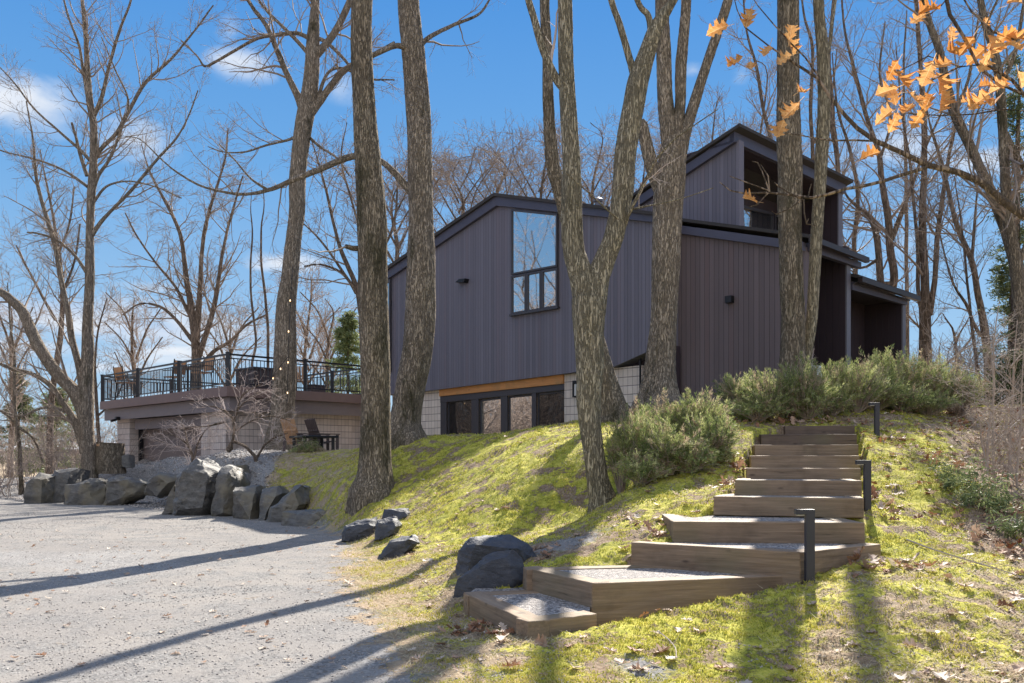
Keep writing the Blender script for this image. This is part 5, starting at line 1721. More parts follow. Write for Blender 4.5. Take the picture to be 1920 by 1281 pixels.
for i, (x, d, h, lb) in enumerate([(742, 36, 330, 'faint bare crown in the gap between the two big left trunks'), (860, 40, 300, 'bare treetop above the left slope of the roof'), (930, 42, 285, 'bare treetop above the roof ridge beside the tall window'),
                                   (1010, 38, 240, 'dense bare treetop left of the forked tree, above the roof'), (1112, 42, 230, 'bare treetop seen through the fork of the Y-shaped tree'), (1195, 44, 280, 'bare treetop behind the flue and the broken stub'),
                                   (1330, 36, 180, 'bare crown above the upper roof, left of its peak'), (1420, 38, 110, 'bare crown behind the peak of the upper roof')]):
    rg = random.Random(50 + i)
    j = lambda a: rg.uniform(-a, a)
    top = h
    lm = [[(x + j(10), 700, 16), (x + j(8), 560, 13), (x + j(12), 470, 10), (x + j(14), (470 + top) / 2, 6), (x + j(20), top + 30, 3), (x + j(20), top, 1.6)]]
    for k in range(10):
        s_ = 1 if k % 2 else -1
        y0 = 540 - k * 20
        w_ = 6.5 - .3 * k
        lm.append([(x, y0, w_), (x + s_ * (16 + 8 * rg.random()), y0 - 40, w_ * .75), (x + s_ * (34 + 26 * rg.random()), y0 - 85, w_ * .5, 1.0 * j(1)), (x + s_ * (45 + 55 * rg.random()), max(top + 25 * rg.random(), y0 - 120 - 60 * rg.random()), w_ * .28, 2 * j(1))])
    tree('bare_tree', lb, lm, d, 'barkf', seed=51 + i, group=BG, crown=cr(dens=1.25, s0={0: .4}, rmin=.0065, L1=(1.0, 2.6)))
tree('bare_tree', 'bare stem between the two trunks that stand before the porch, behind them', [[(1524, 700, 12), (1522, 500, 11), (1524, 300, 9), (1520, 200, 8), (1524, 90, 7), (1508, 30, 5), (1498, -60, 3)], [(1522, 270, 7), (1550, 230, 5), (1562, 160, 4), (1570, 90, 3)]], 30, 'barkf', seed=70, group=BG, crown=cr())
tree('bare_tree', 'dark bare stem with a swollen knot just right of the pale leaning trunk', [[(1580, 700, 12), (1575, 420, 11), (1571, 318, 10), (1566, 270, 11), (1560, 235, 13), (1562, 200, 8), (1555, 120, 7), (1560, 20, 6), (1575, -100, 4)]], 29, 'barkf', seed=71, group=BG, crown=cr())
tree('bare_tree', 'bare stem rising behind the right end of the upper fascia, leaning right', [[(1460, 600, 12), (1455, 330, 10), (1449, 277, 9), (1430, 200, 8), (1418, 125, 7), (1400, 60, 5), (1392, -40, 3)]], 31, 'barkf', seed=72, group=BG, crown=cr())
tree('bare_tree', 'bare stem standing close behind the porch eave, at its right tip', [[(1604, 700, 12), (1604, 513, 11), (1602, 454, 10), (1608, 395, 9), (1606, 340, 8), (1590, 270, 7), (1570, 200, 5), (1560, 100, 3)]], 28, 'barkf', seed=73, group=BG, crown=cr())
tree('bare_tree', 'stout bare tree forking low behind the right-hand roof, its right stem upright', [
    [(1662, 700, 32), (1662, 600, 29), (1661, 560, 27), (1660, 530, 25)], [(1656, 560, 16), (1650, 520, 15), (1645, 454, 14), (1636, 418, 12), (1620, 398, 9), (1590, 370, 5), (1570, 330, 3)],
    [(1668, 560, 19), (1676, 520, 17), (1669, 469, 17), (1665, 410, 16), (1653, 337, 13), (1646, 281, 11), (1627, 225, 10), (1597, 112, 7), (1582, 37, 5), (1575, -60, 3)],
    [(1672, 450, 12), (1690, 400, 11), (1712, 345, 8), (1735, 280, 6), (1770, 200, 4)], [(1652, 480, 8), (1625, 500, 6), (1600, 503, 5), (1590, 500, 3)], [(1650, 300, 7), (1670, 220, 6), (1650, 140, 5), (1660, 40, 3)]],
    27, 'barkf', seed=74, group=BG, crown=cr(dens=1.2, every=.5))
tree('bare_tree', 'large bare tree right of the house, three stems rising from one clean trunk', [
    [(1738, 705, 36), (1735, 677, 28), (1735, 617, 26), (1735, 570, 26)], [(1730, 590, 12), (1721, 543, 9), (1721, 469, 9), (1713, 380, 7), (1705, 300, 6), (1690, 200, 4), (1680, 80, 2.5)],
    [(1734, 600, 22), (1734, 528, 18), (1731, 439, 16), (1730, 380, 15), (1732, 337, 14), (1733, 225, 13), (1725, 112, 10), (1717, 0, 8), (1712, -140, 5)],
    [(1742, 590, 16), (1752, 528, 12), (1758, 439, 11), (1767, 380, 10), (1777, 300, 8), (1790, 240, 6), (1800, 150, 4)]], 25, 'barkf', seed=75, flare=.3, group=BG, crown=cr(dens=1.1, every=.5))
tree('bare_tree', 'big leaning trunk crossing the upper right behind the orange leaves', [
    [(1935, 760, 40), (1932, 650, 34), (1922, 560, 30), (1906, 499, 28), (1890, 445, 25), (1872, 395, 23), (1850, 340, 21), (1822, 281, 20), (1800, 235, 20), (1786, 200, 19), (1772, 140, 18), (1762, 94, 17), (1740, 37, 15), (1725, -20, 13), (1700, -140, 8), (1690, -260, 4)],
    [(1906, 500, 16), (1935, 440, 14), (1970, 360, 9)], [(1790, 210, 9), (1815, 150, 7), (1830, 60, 5), (1850, -40, 3)]], 20, 'barkm', seed=76, fine=False, group=BG, crown=cr(dens=.9))
tree('bare_tree', 'leaning dark trunk between the three-stemmed tree and the big leaning trunk', [
    [(1856, 740, 24), (1853, 689, 20), (1847, 617, 17), (1832, 543, 14), (1820, 484, 13), (1800, 439, 12), (1785, 389, 10), (1770, 320, 8), (1745, 240, 5), (1730, 170, 3)],
    [(1852, 640, 9), (1835, 625, 8), (1823, 600, 7), (1811, 570, 7), (1788, 534, 5), (1770, 470, 4), (1755, 400, 3)], [(1822, 490, 8), (1826, 430, 7), (1830, 380, 5), (1838, 300, 3)]], 24, 'barkf', seed=77, group=BG, crown=cr())
tree('bare_tree', 'slender bare tree with a thin straight stem, left foot of the leaning dark trunk', [[(1836, 720, 9), (1832, 691, 8), (1823, 617, 7), (1818, 560, 6), (1808, 480, 5), (1800, 400, 4), (1790, 330, 2)]], 22, 'barkf', seed=78, group=BG, crown=cr())
tree('bare_tree', 'heavy trunk at the top right corner behind the orange leaves', [
    [(1925, 760, 30), (1912, 560, 27), (1893, 420, 24), (1884, 337, 22), (1880, 244, 21), (1874, 150, 19), (1862, 90, 17), (1843, 20, 15), (1830, -60, 12), (1820, -200, 6)],
    [(1884, 250, 16), (1905, 290, 14), (1935, 330, 12), (1990, 360, 6)], [(1876, 160, 12), (1900, 110, 10), (1915, 40, 8), (1930, -60, 5)], [(1862, 100, 9), (1850, 50, 7), (1880, -20, 5)]], 18, 'barkm', seed=79, group=BG, crown=cr(dens=1.1))
tree('bare_tree', 'straight slim bare stem between the porch eave tree and the three-stemmed tree', [[(1702, 700, 9), (1700, 500, 8), (1698, 300, 7), (1694, 150, 5), (1700, 20, 3)]], 34, 'barkf', seed=80, group=BG, crown=cr())
tree('bare_tree', 'small crooked bare tree silhouetted low against the sky right of the three-stemmed tree', [[(1796, 700, 10), (1793, 665, 8), (1792, 640, 7), (1786, 615, 5), (1776, 600, 3), (1768, 588, 2)], [(1792, 645, 5), (1800, 625, 4), (1812, 605, 3), (1820, 590, 2)]], 26, 'barkf', seed=81, group=BG, crown=cr(L1=(.3, .9), L2=(.15, .4), L3=(.08, .2), dens=1.3, s0={0: .3}))
tree('bare_tree', 'thin dark-stemmed tree at the far left edge behind the rocks', [[(40, 915, 12), (38, 880, 10), (37, 836, 9), (28, 758, 7), (27, 665, 6), (19, 602, 4), (15, 530, 2)], [(34, 800, 6), (15, 780, 5), (-10, 765, 4)], [(32, 800, 6), (60, 820, 5), (75, 850, 5), (80, 868, 5)]], 30, 'barkm', seed=82, group=BG, crown=cr(dens=1.6))
tree('bare_tree', 'finely twigged bare tree in the left sky behind the arching limb', [[(92, 900, 16), (96, 760, 14), (112, 640, 12), (118, 560, 10), (110, 470, 8), (98, 400, 6), (85, 330, 4), (75, 280, 2.5)], [(112, 560, 7), (140, 490, 5), (150, 420, 4)], [(108, 480, 6), (130, 420, 5), (140, 350, 3)], [(104, 600, 7), (60, 520, 5), (30, 460, 3)]], 34, 'barkf', seed=83, group=BG, crown=cr(dens=1.4, s0={0: .4}))
tree('bare_tree', 'thin bare tree standing between the left tree and the deck', [[(190, 870, 9), (184, 800, 8), (180, 740, 7), (178, 680, 5), (184, 620, 4), (200, 560, 2.5)], [(183, 780, 5), (215, 750, 4), (240, 700, 3)]], 33, 'barkf', seed=84, group=BG, crown=cr(L1=(.6, 1.6), dens=1.2))
for i, (x, d, y1, lb) in enumerate([(580, 46, 520, 'low faint bare tree right of the string light tree, behind the railing'), (620, 42, 560, 'low bare tree by the right end of the deck railing'), (430, 48, 600, 'distant bare tree behind the deck corner post'),
                                   (20, 50, 560, 'distant bare tree behind the far left edge stem'), (255, 50, 560, 'distant bare tree above the left end of the railing')]):
    rg = random.Random(90 + i); j = lambda a: rg.uniform(-a, a)
    lm = [[(x, 860, 12), (x + j(6), 740, 10), (x + j(10), 660, 7), (x + j(14), y1 + 30, 4), (x + j(16), y1, 2)]]
    for k in range(5):
        s_ = 1 if k % 2 else -1
        lm.append([(x, 740 - k * 22, 6), (x + s_ * 22, 700 - k * 28, 4), (x + s_ * (40 + 20 * rg.random()), 660 - k * 28, 2.5)])
    tree('bare_tree', lb, lm, d, 'barkf', 'twigr', seed=91 + i, group=BG, crown=cr(dens=1.2, s0={0: .3}, rmin=.008))


# tree mirrored in the windows: woods behind the viewer, one built and copied
def auto_tree(name, label, loc, h, seed, group, lv=3):
    rg = random.Random(seed)
    limbs = []
    x0, y0, z0 = loc
    def P(x, y, z, r): return [x0 + x, y0 + y, z0 + z, r]
    n = 9
    tr = [P(0, 0, -.3, .17 * h / 12)] + [P(rg.uniform(-.3, .3) * k / 3, rg.uniform(-.3, .3) * k / 3, h * k / n, .16 * h / 12 * (1 - .85 * k / n)) for k in range(1, n + 1)]
    limbs.append(np.array(tr))
    for k in range(9):
        q = tr[3 + int(k * .6)]; a = rg.uniform(0, 6.28); L = h * rg.uniform(.22, .36)
        l_ = [[q[0] + math.cos(a) * L * s * .75, q[1] + math.sin(a) * L * s * .75, q[2] + L * s * (.6 + .5 * s), q[3] * .6 * (1 - .8 * s)] for s in (0, .3, .6, 1)]
        limbs.append(np.array(l_))
    t = thing(name, label, 'tree', loc, group)
    Vs = []; Qs = []; b = 0; cl = []
    for i, A in enumerate(limbs):
        V, Q, Pp, R = barktube(A[:, :3], A[:, 3], 9, .3, .01, seed + i, 0, .6)
        Vs.append(V); Qs.append(Q + b); b += len(V)
        cl.append((Pp, R, .35 if i == 0 else .1))
    link('trunk', mesh_np('trunk', np.concatenate(Vs), np.concatenate(Qs), smooth=True), M['barkf'], t)
    V, Q, _ = crown_mesh(cl, np.random.default_rng(seed), dens=1.0, every=.6, L1=(.9, 2.3), L2=(.4, 1.1), n2=5, n3=3, rmin=.006, lv=lv)
    link('crown', mesh_np('crown', V, Q, smooth=True), M['twigr'], t)
    return t


mt = auto_tree('bare_tree', 'bare tree across the drive, mirrored in the house windows', (-6, -16, 0), 13, 300, 'bare trees mirrored in the windows')
mt2 = auto_tree('bare_tree', 'bare tree across the drive, mirrored in the house windows', (4, -19, 0), 11, 301, 'bare trees mirrored in the windows')
rg = random.Random(5)
for i in range(16):
    src = (mt, mt2)[i % 2]
    r = src.copy(); COL.objects.link(r)
    r.location = (-24 + i * 2.6 + rg.uniform(-1, 1), -rg.uniform(12, 26), 0); r.rotation_euler = (0, 0, rg.uniform(0, 6.28)); s = rg.uniform(.75, 1.25); r.scale = (s, s, s)
    for ch in list(src.children):
        c = ch.copy(); COL.objects.link(c); c.parent = r
for i in range(14):
    src = (mt, mt2)[i % 2]
    r = src.copy(); COL.objects.link(r)
    r.location = (-21 - 3.2 * (i % 5) - rg.uniform(0, 2), 4 + i * 1.5 + rg.uniform(-1, 1), 0)
    s = rg.uniform(.85, 1.2); r.rotation_euler = (0, 0, rg.uniform(0, 6.28)); r.scale = (s, s, s)
    if r.location[1] > 3 and abs(r.location[0]) / r.location[1] < .66: r.location[0] = -.70 * r.location[1] - 3
    for ch in list(src.children):
        c = ch.copy(); COL.objects.link(c); c.parent = r


def brush(name, label, pts, seed, n, h, matn='twigr', kind='stuff', rmin=.006):
    """tangle of bare stems over an area; pts = list of (x,y,z) feet"""
    rng = np.random.default_rng(seed)
    pts = np.array(pts)
    m = len(pts)
    D = rng.normal(size=(m, 3)) * [.35, .35, 0] + [0, 0, 1]; D /= np.linalg.norm(D, axis=1, keepdims=True)
    L = rng.uniform(.5, 1, m) * h
    out = np.zeros((m, 6, 3)); out[:, 0] = pts
    for k in range(1, 6):
        out[:, k] = out[:, k - 1] + D * (L / 5)[:, None]
        D = D + rng.normal(size=(m, 3)) * .16; D /= np.linalg.norm(D, axis=1, keepdims=True)
    R = np.linspace(1, .3, 6)[None] * (rmin * 2.2) * np.ones((m, 1))
    sets = [(out, R, 4)]
    A, B = spawn(out, R, n, 5, (.2 * h, .5 * h), (25, 65), .05, rng, wand=.22, rmin=rmin)
    sets.append((A, B, 3))
    A2, B2 = spawn(A, B, 3, 4, (.08 * h, .25 * h), (25, 65), .03, rng, wand=.22, rmin=rmin * .8)
    sets.append((A2, B2, 3))
    Vs = []; Qs = []; b = 0
    for A, B, sd in sets:
        V, Q = tubes(list(A), list(B), sd); Vs.append(V); Qs.append(Q + b); b += len(V)
    return tag(link(name, mesh_np(name, np.concatenate(Vs), np.concatenate(Qs), smooth=True), M[matn]), label, kind=kind)


rng = np.random.default_rng(77)
def scat(n, xr, dr, rng=rng):
    P = []
    for _ in range(n):
        d = rng.uniform(*dr); x = rng.uniform(*xr)
        X = (x - 960) / F * d
        P.append((X, d, tz(X, d) - .05))
    return P
brush('undergrowth', 'tangled brown undergrowth behind the rocks at left', scat(170, (-160, 225), (27, 42)), 401, 7, 3.0, 'twigr', rmin=.007)
brush('undergrowth', 'low brown undergrowth behind the deck', scat(90, (200, 720), (36, 52)), 402, 6, 3.2, 'twigr', rmin=.008)
brush('undergrowth', 'grey brown undergrowth beyond the house at right', scat(150, (1700, 2050), (17, 34)), 403, 6, 2.4, 'twigr', rmin=.006)
wp = []
for i in range(420):
    a = rng.uniform(0, 2 * math.pi); r = rng.uniform(60, 130)
    wp.append((r * math.sin(a), r * math.cos(a), -1.2))
brush('woods', 'far bare woods along the horizon', wp, 404, 9, 9.0, 'twigr', rmin=.03)
wp = [(-30 + 50 * rng.random(), -10 - 16 * rng.random(), -.2) for _ in range(160)] + [(-24 - 14 * rng.random(), 2 + 22 * rng.random(), -.2) for _ in range(240)]
brush('undergrowth', 'tall brown thicket west of the drive, mirrored in the glass doors', [(-22 - 9 * rng.random(), 13 + 14 * rng.random(), -.2) for _ in range(420)], 406, 8, 7.5, 'twigr', rmin=.012)
brush('undergrowth', 'brown brush across the drive, mirrored in the glass doors', wp, 405, 6, 3.2, 'twigr', rmin=.008)


# conifers
def conifer(name, label, x, ybase, ytop, wd, d, seed, matn='pine', n=9000, cat='tree', group=None):
    rng = np.random.default_rng(seed)
    b = px(x, ybase, d); tp = px(x, ytop, d); h = tp[2] - b[2]
    gz = tz(b[0], b[1])
    t = thing(name, label, cat, (b[0], b[1], min(gz, b[2])), group)
    V, Q, P, R = barktube(np.array([[b[0], b[1], min(gz, b[2]) - .2], [b[0], b[1], b[2] + h * .5], [b[0] + .1, b[1], tp[2]]]), np.array([.11, .07, .01]) * h / 6, 9, .3, .004, seed)
    link('trunk', mesh_np('trunk', V, Q, smooth=True), M['barkf'], t)
    W_ = wd / 2 / F * d
    nb = 70
    tb = rng.uniform(.08, 1, nb) ** .9
    az_ = rng.uniform(0, 6.28, nb)
    L = W_ * (1.05 - tb) * rng.uniform(.7, 1.2, nb) + .1
    s = rng.random(n); bi = rng.integers(0, nb, n)
    s = s ** .6
    base = np.stack([b[0] + np.cos(az_[bi]) * L[bi] * s, b[1] + np.sin(az_[bi]) * L[bi] * s, b[2] + h * tb[bi] + L[bi] * s * (.10 - .25 * s)], -1)
    base += rng.normal(size=(n, 3)) * [.10, .10, .05] * (.5 + W_ / 2)
    D = rng.normal(size=(n, 3)) + np.stack([np.cos(az_[bi]), np.sin(az_[bi]), np.zeros(n)], -1) * 1.2; D /= np.linalg.norm(D, axis=1, keepdims=True)
    S = np.cross(D, rng.normal(size=(n, 3))); S /= np.linalg.norm(S, axis=1, keepdims=True)
    ln = rng.uniform(.08, .16, n)[:, None] * (d / 30); wdt = ln * .16
    V = np.stack([base - S * wdt, base + S * wdt, base + D * ln], 1).reshape(-1, 3)
    v = np.repeat(np.clip(.5 + .25 * rng.normal(size=n) + .2 * vnoise(base[:, 0] * 2, base[:, 1] * 2, base[:, 2] * 2, seed), 0, 1), 3)
    link('crown', mesh_np('crown', V, np.arange(3 * n).reshape(-1, 3), {'v': v}), M[matn], t)
    return t


conifer('pine_tree', 'soft pine behind the right end of the deck railing', 652, 760, 590, 110, 38, 501)
conifer('pine_tree', 'pale green pine low behind the arching limb at left', 105, 900, 730, 170, 55, 502, n=12000)
conifer('pine_tree', 'darker pine at the far left horizon', 35, 900, 700, 110, 58, 503, 'needled')
conifer('pine_tree', 'dark evergreen hugging the leaning trunks at the right edge', 1895, 790, 420, 130, 22, 504, 'needled', n=9000)
conifer('pine_tree', 'ragged dark evergreen in the top right corner', 1905, 700, 110, 110, 21, 505, 'needled', n=6000)
conifer('pine_tree', 'low dark yew-like evergreen behind the junipers at far right', 1905, 790, 665, 170, 17.5, 506, 'needled', n=9000)


# ------------------------------------------------------------------ shrubs
GROW = 1.14


def juniper(label, blobs, seed, n, group='spreading junipers around the top of the steps', matn='needle', name='juniper', cat='shrub', size=1.0):
    """blobs: (px, py, depth, rx_px, ry_px): sprays reach for their surfaces from the foot"""
    rng = np.random.default_rng(seed)
    cs = []; rad = []
    for (x, y, d, rx, ry) in blobs:
        cs.append(px(x, y, d)); rad.append((rx / F * d, rx / F * d * .8, ry / F * d))
    cs = np.array(cs); rad = np.array(rad)
    gx, gy = cs[:, 0].mean(), cs[:, 1].mean()
    t = thing(name, label, cat, (gx, gy, tz(gx, gy)), group)
    vol = rad.prod(1) ** .7; pr = vol / vol.sum()
    ns = int(n / 42)
    bi = rng.choice(len(cs), ns, p=pr)
    D = rng.normal(size=(ns, 3)); D[:, 2] = np.abs(D[:, 2]) * .9 - .25; D /= np.linalg.norm(D, axis=1, keepdims=True)
    rk_ = vnoise(D[:, 0] * 2.1 + bi * 7, D[:, 1] * 2.1, D[:, 2] * 2.1, seed + 3)
    tip = cs[bi] + D * rad[bi] * (rng.uniform(.45, 1.2, ns) + .35 * rk_)[:, None] * GROW
    gz = terr(tip[:, 0], tip[:, 1], False)
    tip[:, 2] = np.maximum(tip[:, 2], gz + .05)
    foot = np.stack([cs[bi, 0] + D[:, 0] * rad[bi, 0] * .15, cs[bi, 1] + D[:, 1] * rad[bi, 1] * .15, terr(cs[bi, 0], cs[bi, 1], False)], -1)
    mid = foot * .45 + tip * .55 + np.array([0, 0, .06]) + rng.normal(size=(ns, 3)) * .04
    tt = np.linspace(0, 1, 6)[None, :, None]
    C = (1 - tt) ** 2 * foot[:, None] + 2 * tt * (1 - tt) * mid[:, None] + tt ** 2 * tip[:, None]
    sel = rng.choice(ns, max(1, ns // 3), replace=False)
    V, Q = (None, None) if n < 3000 else tubes(list(C[sel]), [np.linspace(.007, .002, 6)] * len(sel), 4)
    if V is not None: link('woody_stems', mesh_np('woody_stems', V, Q, smooth=True), M['twigr'], t)
    per = 42
    u = rng.uniform(.0, 1.0, (ns, per)) ** .8
    Tn = tip - mid; Tn /= np.linalg.norm(Tn, axis=1, keepdims=True)
    sl_ = rng.uniform(.16, .30, (ns, 1)) * size
    p = tip[:, None] - Tn[:, None] * ((1 - u) * sl_)[..., None]
    side = rng.normal(size=(ns, per, 3)); side -= (side * Tn[:, None]).sum(-1, keepdims=True) * Tn[:, None]; side /= np.linalg.norm(side, axis=-1, keepdims=True)
    p = p + side * (rng.random((ns, per, 1)) * .045 * (1.15 - u[..., None])) * size
    d_ = Tn[:, None] * 1.0 + side * .75 + np.array([0, 0, .25]); d_ /= np.linalg.norm(d_, axis=-1, keepdims=True)
    S = np.cross(d_, rng.normal(size=(ns, per, 3))); S /= np.linalg.norm(S, axis=-1, keepdims=True)
    ln = rng.uniform(.022, .05, (ns, per, 1)) * size; w_ = .0042 * size
    V = np.stack([p - S * w_, p + S * w_, p + d_ * ln], 2).reshape(-1, 3)
    base = rng.random(ns) * .5 + .25 * vnoise(tip[:, 0] * 2.2, tip[:, 1] * 2.2, tip[:, 2] * 2.2, seed) + .28
    dead = rng.random(ns) < .22
    base = np.where(dead, rng.random(ns) * .2, base)
    v = np.clip(base[:, None] + .18 * (u - .5) + rng.normal(size=(ns, per)) * .08, 0, 1)
    link('foliage', mesh_np('foliage', V, np.arange(len(V)).reshape(-1, 3), {'v': np.repeat(v.ravel(), 3)}), M[matn], t)


juniper('feathery juniper left of the steps, below the plum wall', [(1198, 832, 9.8, 46, 56), (1235, 802, 10.4, 46, 50), (1255, 850, 9.5, 48, 52), (1205, 885, 9.3, 44, 34), (1165, 850, 9.8, 26, 40)], 601, 46000)
juniper('bushy juniper touching the left ends of the middle steps', [(1308, 790, 10.4, 46, 54), (1328, 824, 9.9, 46, 46), (1292, 860, 9.5, 44, 38), (1345, 865, 9.8, 28, 24)], 602, 40000)
juniper('greyish juniper at the left end of the upper bed, under the plum wall', [(1400, 738, 12.2, 46, 36), (1440, 748, 12.0, 52, 44), (1382, 725, 12.4, 30, 20), (1420, 770, 11.8, 50, 24)], 603, 36000)
juniper('dark juniper at the foot of the straight trunk', [(1502, 728, 12.0, 44, 48), (1515, 755, 11.9, 44, 36), (1478, 765, 12.0, 34, 28)], 604, 30000)
juniper('juniper in front of the white planter and porch', [(1562, 722, 12.6, 50, 42), (1605, 730, 12.4, 52, 44), (1560, 755, 12.2, 44, 30)], 605, 34000)
juniper('tallest juniper, at the foot of the right-hand porch', [(1658, 715, 13.0, 54, 52), (1640, 745, 12.6, 50, 36), (1702, 712, 13.2, 50, 46), (1690, 750, 12.7, 46, 30)], 606, 46000)
juniper('juniper at the right end of the bed, fading into brush', [(1752, 722, 13.4, 54, 42), (1798, 738, 13.4, 50, 34), (1740, 758, 12.8, 46, 26)], 607, 34000)
juniper('dwarf conifer on the gravel slope before the garden chairs', [(572, 852, 20.5, 26, 16), (585, 858, 20.3, 20, 10)], 608, 5000, group=None, size=1.3, name='dwarf_conifer')
juniper('small soft pine seedling on the moss bank right of the steps', [(1800, 920, 8.3, 30, 22), (1815, 950, 8.0, 22, 14), (1780, 905, 8.6, 16, 12)], 609, 1500, group='pine seedlings on the right bank', matn='pine', name='pine_seedling', size=1.5)
juniper('second soft pine seedling nearer the right edge', [(1862, 955, 7.9, 22, 16), (1880, 940, 8.0, 14, 10)], 610, 1000, group='pine seedlings on the right bank', matn='pine', name='pine_seedling', size=1.5)
juniper('low pine seedling at the right edge of the bank', [(1905, 1000, 7.2, 20, 16)], 611, 700, group='pine seedlings on the right bank', matn='pine', name='pine_seedling', size=1.5)

# bare ornamental shrubs and saplings
sk = dict(dens=1.0, every=.10, L1=(.35, .9), L2=(.15, .45), L3=(.05, .18), n2=4, n3=3, rmin=.0028, up=.03, a1=(30, 70))
tree('bare_shrub', 'pale-twigged bare shrub spreading in front of the garage wall', [
    [(481, 868, 9), (478, 855, 8), (462, 838, 7), (445, 830, 6.5), (434, 828, 8)], [(434, 830, 8), (432, 840, 14), (426, 846, 12)], [(436, 828, 6.5), (440, 805, 5.5), (436, 785, 5), (422, 770, 4.2), (400, 762, 3), (370, 765, 2)],
    [(420, 792, 4), (385, 800, 3), (350, 800, 2)], [(482, 858, 6), (495, 835, 5), (515, 820, 4), (540, 812, 2)], [(438, 800, 4), (445, 770, 3.4), (470, 745, 3), (500, 730, 2)], [(440, 810, 4), (470, 790, 3.4), (510, 780, 3), (545, 790, 2)], [(445, 770, 4), (455, 740, 3), (490, 720, 2)]],
    19.5, 'barkf', 'twigp', seed=120, cat='shrub', crown=dict(sk, s0={0: .8, 1: .9}))
tree('bare_shrub', 'bare shrub with fanning pale twigs in front of the garage door', [
    [(362, 872, 7), (360, 850, 5), (350, 832, 4), (335, 820, 3.2), (310, 812, 2)], [(362, 860, 5), (352, 830, 4), (345, 800, 2.6), (330, 785, 1.6)], [(364, 860, 4.4), (372, 828, 3.6), (392, 800, 3), (420, 790, 2)], [(358, 850, 4), (325, 835, 3), (290, 825, 1.8)]],
    20.5, 'barkf', 'twigp', seed=121, cat='shrub', crown=dict(sk, s0={0: .4}))
for i, (x, y0, y1, d, ln, lb) in enumerate([(1852, 905, 560, 9.5, 22, 'tallest thin sapling in the thicket at the right edge'), (1868, 940, 640, 9.0, -10, 'crooked sapling right beside the tallest one in the thicket'), (1893, 900, 600, 10, 14, 'slim sapling near the right edge of the picture'),
                                            (1912, 980, 640, 8.6, 10, 'sapling cut by the right edge of the picture'), (1846, 880, 760, 10.2, -20, 'short leaning sapling at the left side of the thicket')]):
    h = y0 - y1
    rg = random.Random(800 + i); j = lambda a: rg.uniform(-a, a)
    lm = [[(x, y0, 7), (x + j(6), y0 - h * .25, 6), (x + ln * .3 + j(6), y0 - h * .5, 5), (x + ln * .7 + j(6), y0 - h * .75, 3.4), (x + ln, y1, 1.6)]]
    for k in range(4):
        s_ = rg.choice((-1, 1)); yy = y0 - h * (.2 + .17 * k)
        lm.append([(x + ln * .2, yy, 3.4), (x + s_ * 22, yy - 22, 2.4), (x + s_ * (45 + 25 * rg.random()), yy - 30 - 30 * rg.random(), 1.3, j(.4))])
    tree('sapling', lb, lm, d, 'twigr', 'twigr', seed=820 + i, group='thin saplings at the right edge', crown=dict(dens=1.0, every=.16, L1=(.25, .8), L2=(.12, .35), L3=(.05, .15), n2=4, n3=2, rmin=.0018, up=.02, s0={0: .08}), amp=.002)
P = scat(42, (1822, 2000), (7.6, 13))
brush('brambles', 'tangle of thin bare brambles on the leafy bank at right', P, 830, 5, .75, 'twigr', rmin=.0022)

# stump
X, Y, Z = px(206, 868, 24.5)
t = thing('tree_stump', 'broad cut stump with rugged bark beside the garage pier', 'stump', (X, Y, Z))
V, Q, _, _ = barktube(np.array([[X, Y, Z - .3], [X, Y, Z + .2], [X + .02, Y, Z + .56]]), np.array([.40, .37, .36]), 60, .04, .03, 77, .15)
link('bark', mesh_np('bark', V, Q, smooth=True), M['barkm'], t)
b = MB(); b.lathe((X, Y, Z + .46), [(.35, 0), (.35, .06), (.3, .07)], 40); b.build('cut_face', M['slat'], t)

# bare planter with dried sprigs by the porch
X, Y, Z = px(1522, 712, 14.8)
t = thing('planter', 'white round planter with orange dried sprigs and pale twigs by the porch', 'planter', (X, Y, Z))
b = MB(); b.lathe((X, Y, Z - .1), [(.13, 0), (.17, .1), (.175, .30), (.16, .32), (.13, .31)], 24); b.build('pot', M['white'], t, smooth=True)
rng = np.random.default_rng(9)
A = np.zeros((9, 5, 3)); A[:, 0] = [X, Y, Z + .18]; D = rng.normal(size=(9, 3)) * [.18, .18, 0] + [0, 0, 1]
for k in range(1, 5): A[:, k] = A[:, k - 1] + D * .085 + rng.normal(size=(9, 3)) * .012
B = np.full((9, 5), .004); A2, B2 = spawn(A, B, 5, 4, (.06, .14), (25, 60), .05, rng, rmin=.002)
V, Q = tubes(list(A) + list(A2), list(B) + list(B2), 4); link('sprigs', mesh_np('sprigs', V, Q), M['twigp'], t).name = 'twigs'


# ------------------------------------------------------------------ oak limb with orange leaves
def leaf_outline(seed, L=.13, Wd=.085):
    rg = random.Random(seed)
    right = []
    lob = [(0.02, .04), (.12, .22), (.20, .52), (.22, .70), (.27, .52), (.31, .60), (.34, .36), (.42, .42), (.52, .86), (.52, 1.02), (.58, .80), (.63, .92), (.62, .42), (.70, .40), (.77, .66), (.79, .84), (.84, .60), (.86, .36), (.93, .34), (.94, .12), (1.0, .0)]
    for (s, w_) in lob:
        right.append((s * L, w_ * Wd / 2 * rg.uniform(.8, 1.15)))
    left = [(s, -w_ * rg.uniform(.85, 1.15)) for s, w_ in reversed(right[:-1])]
    return right + left, len(right)


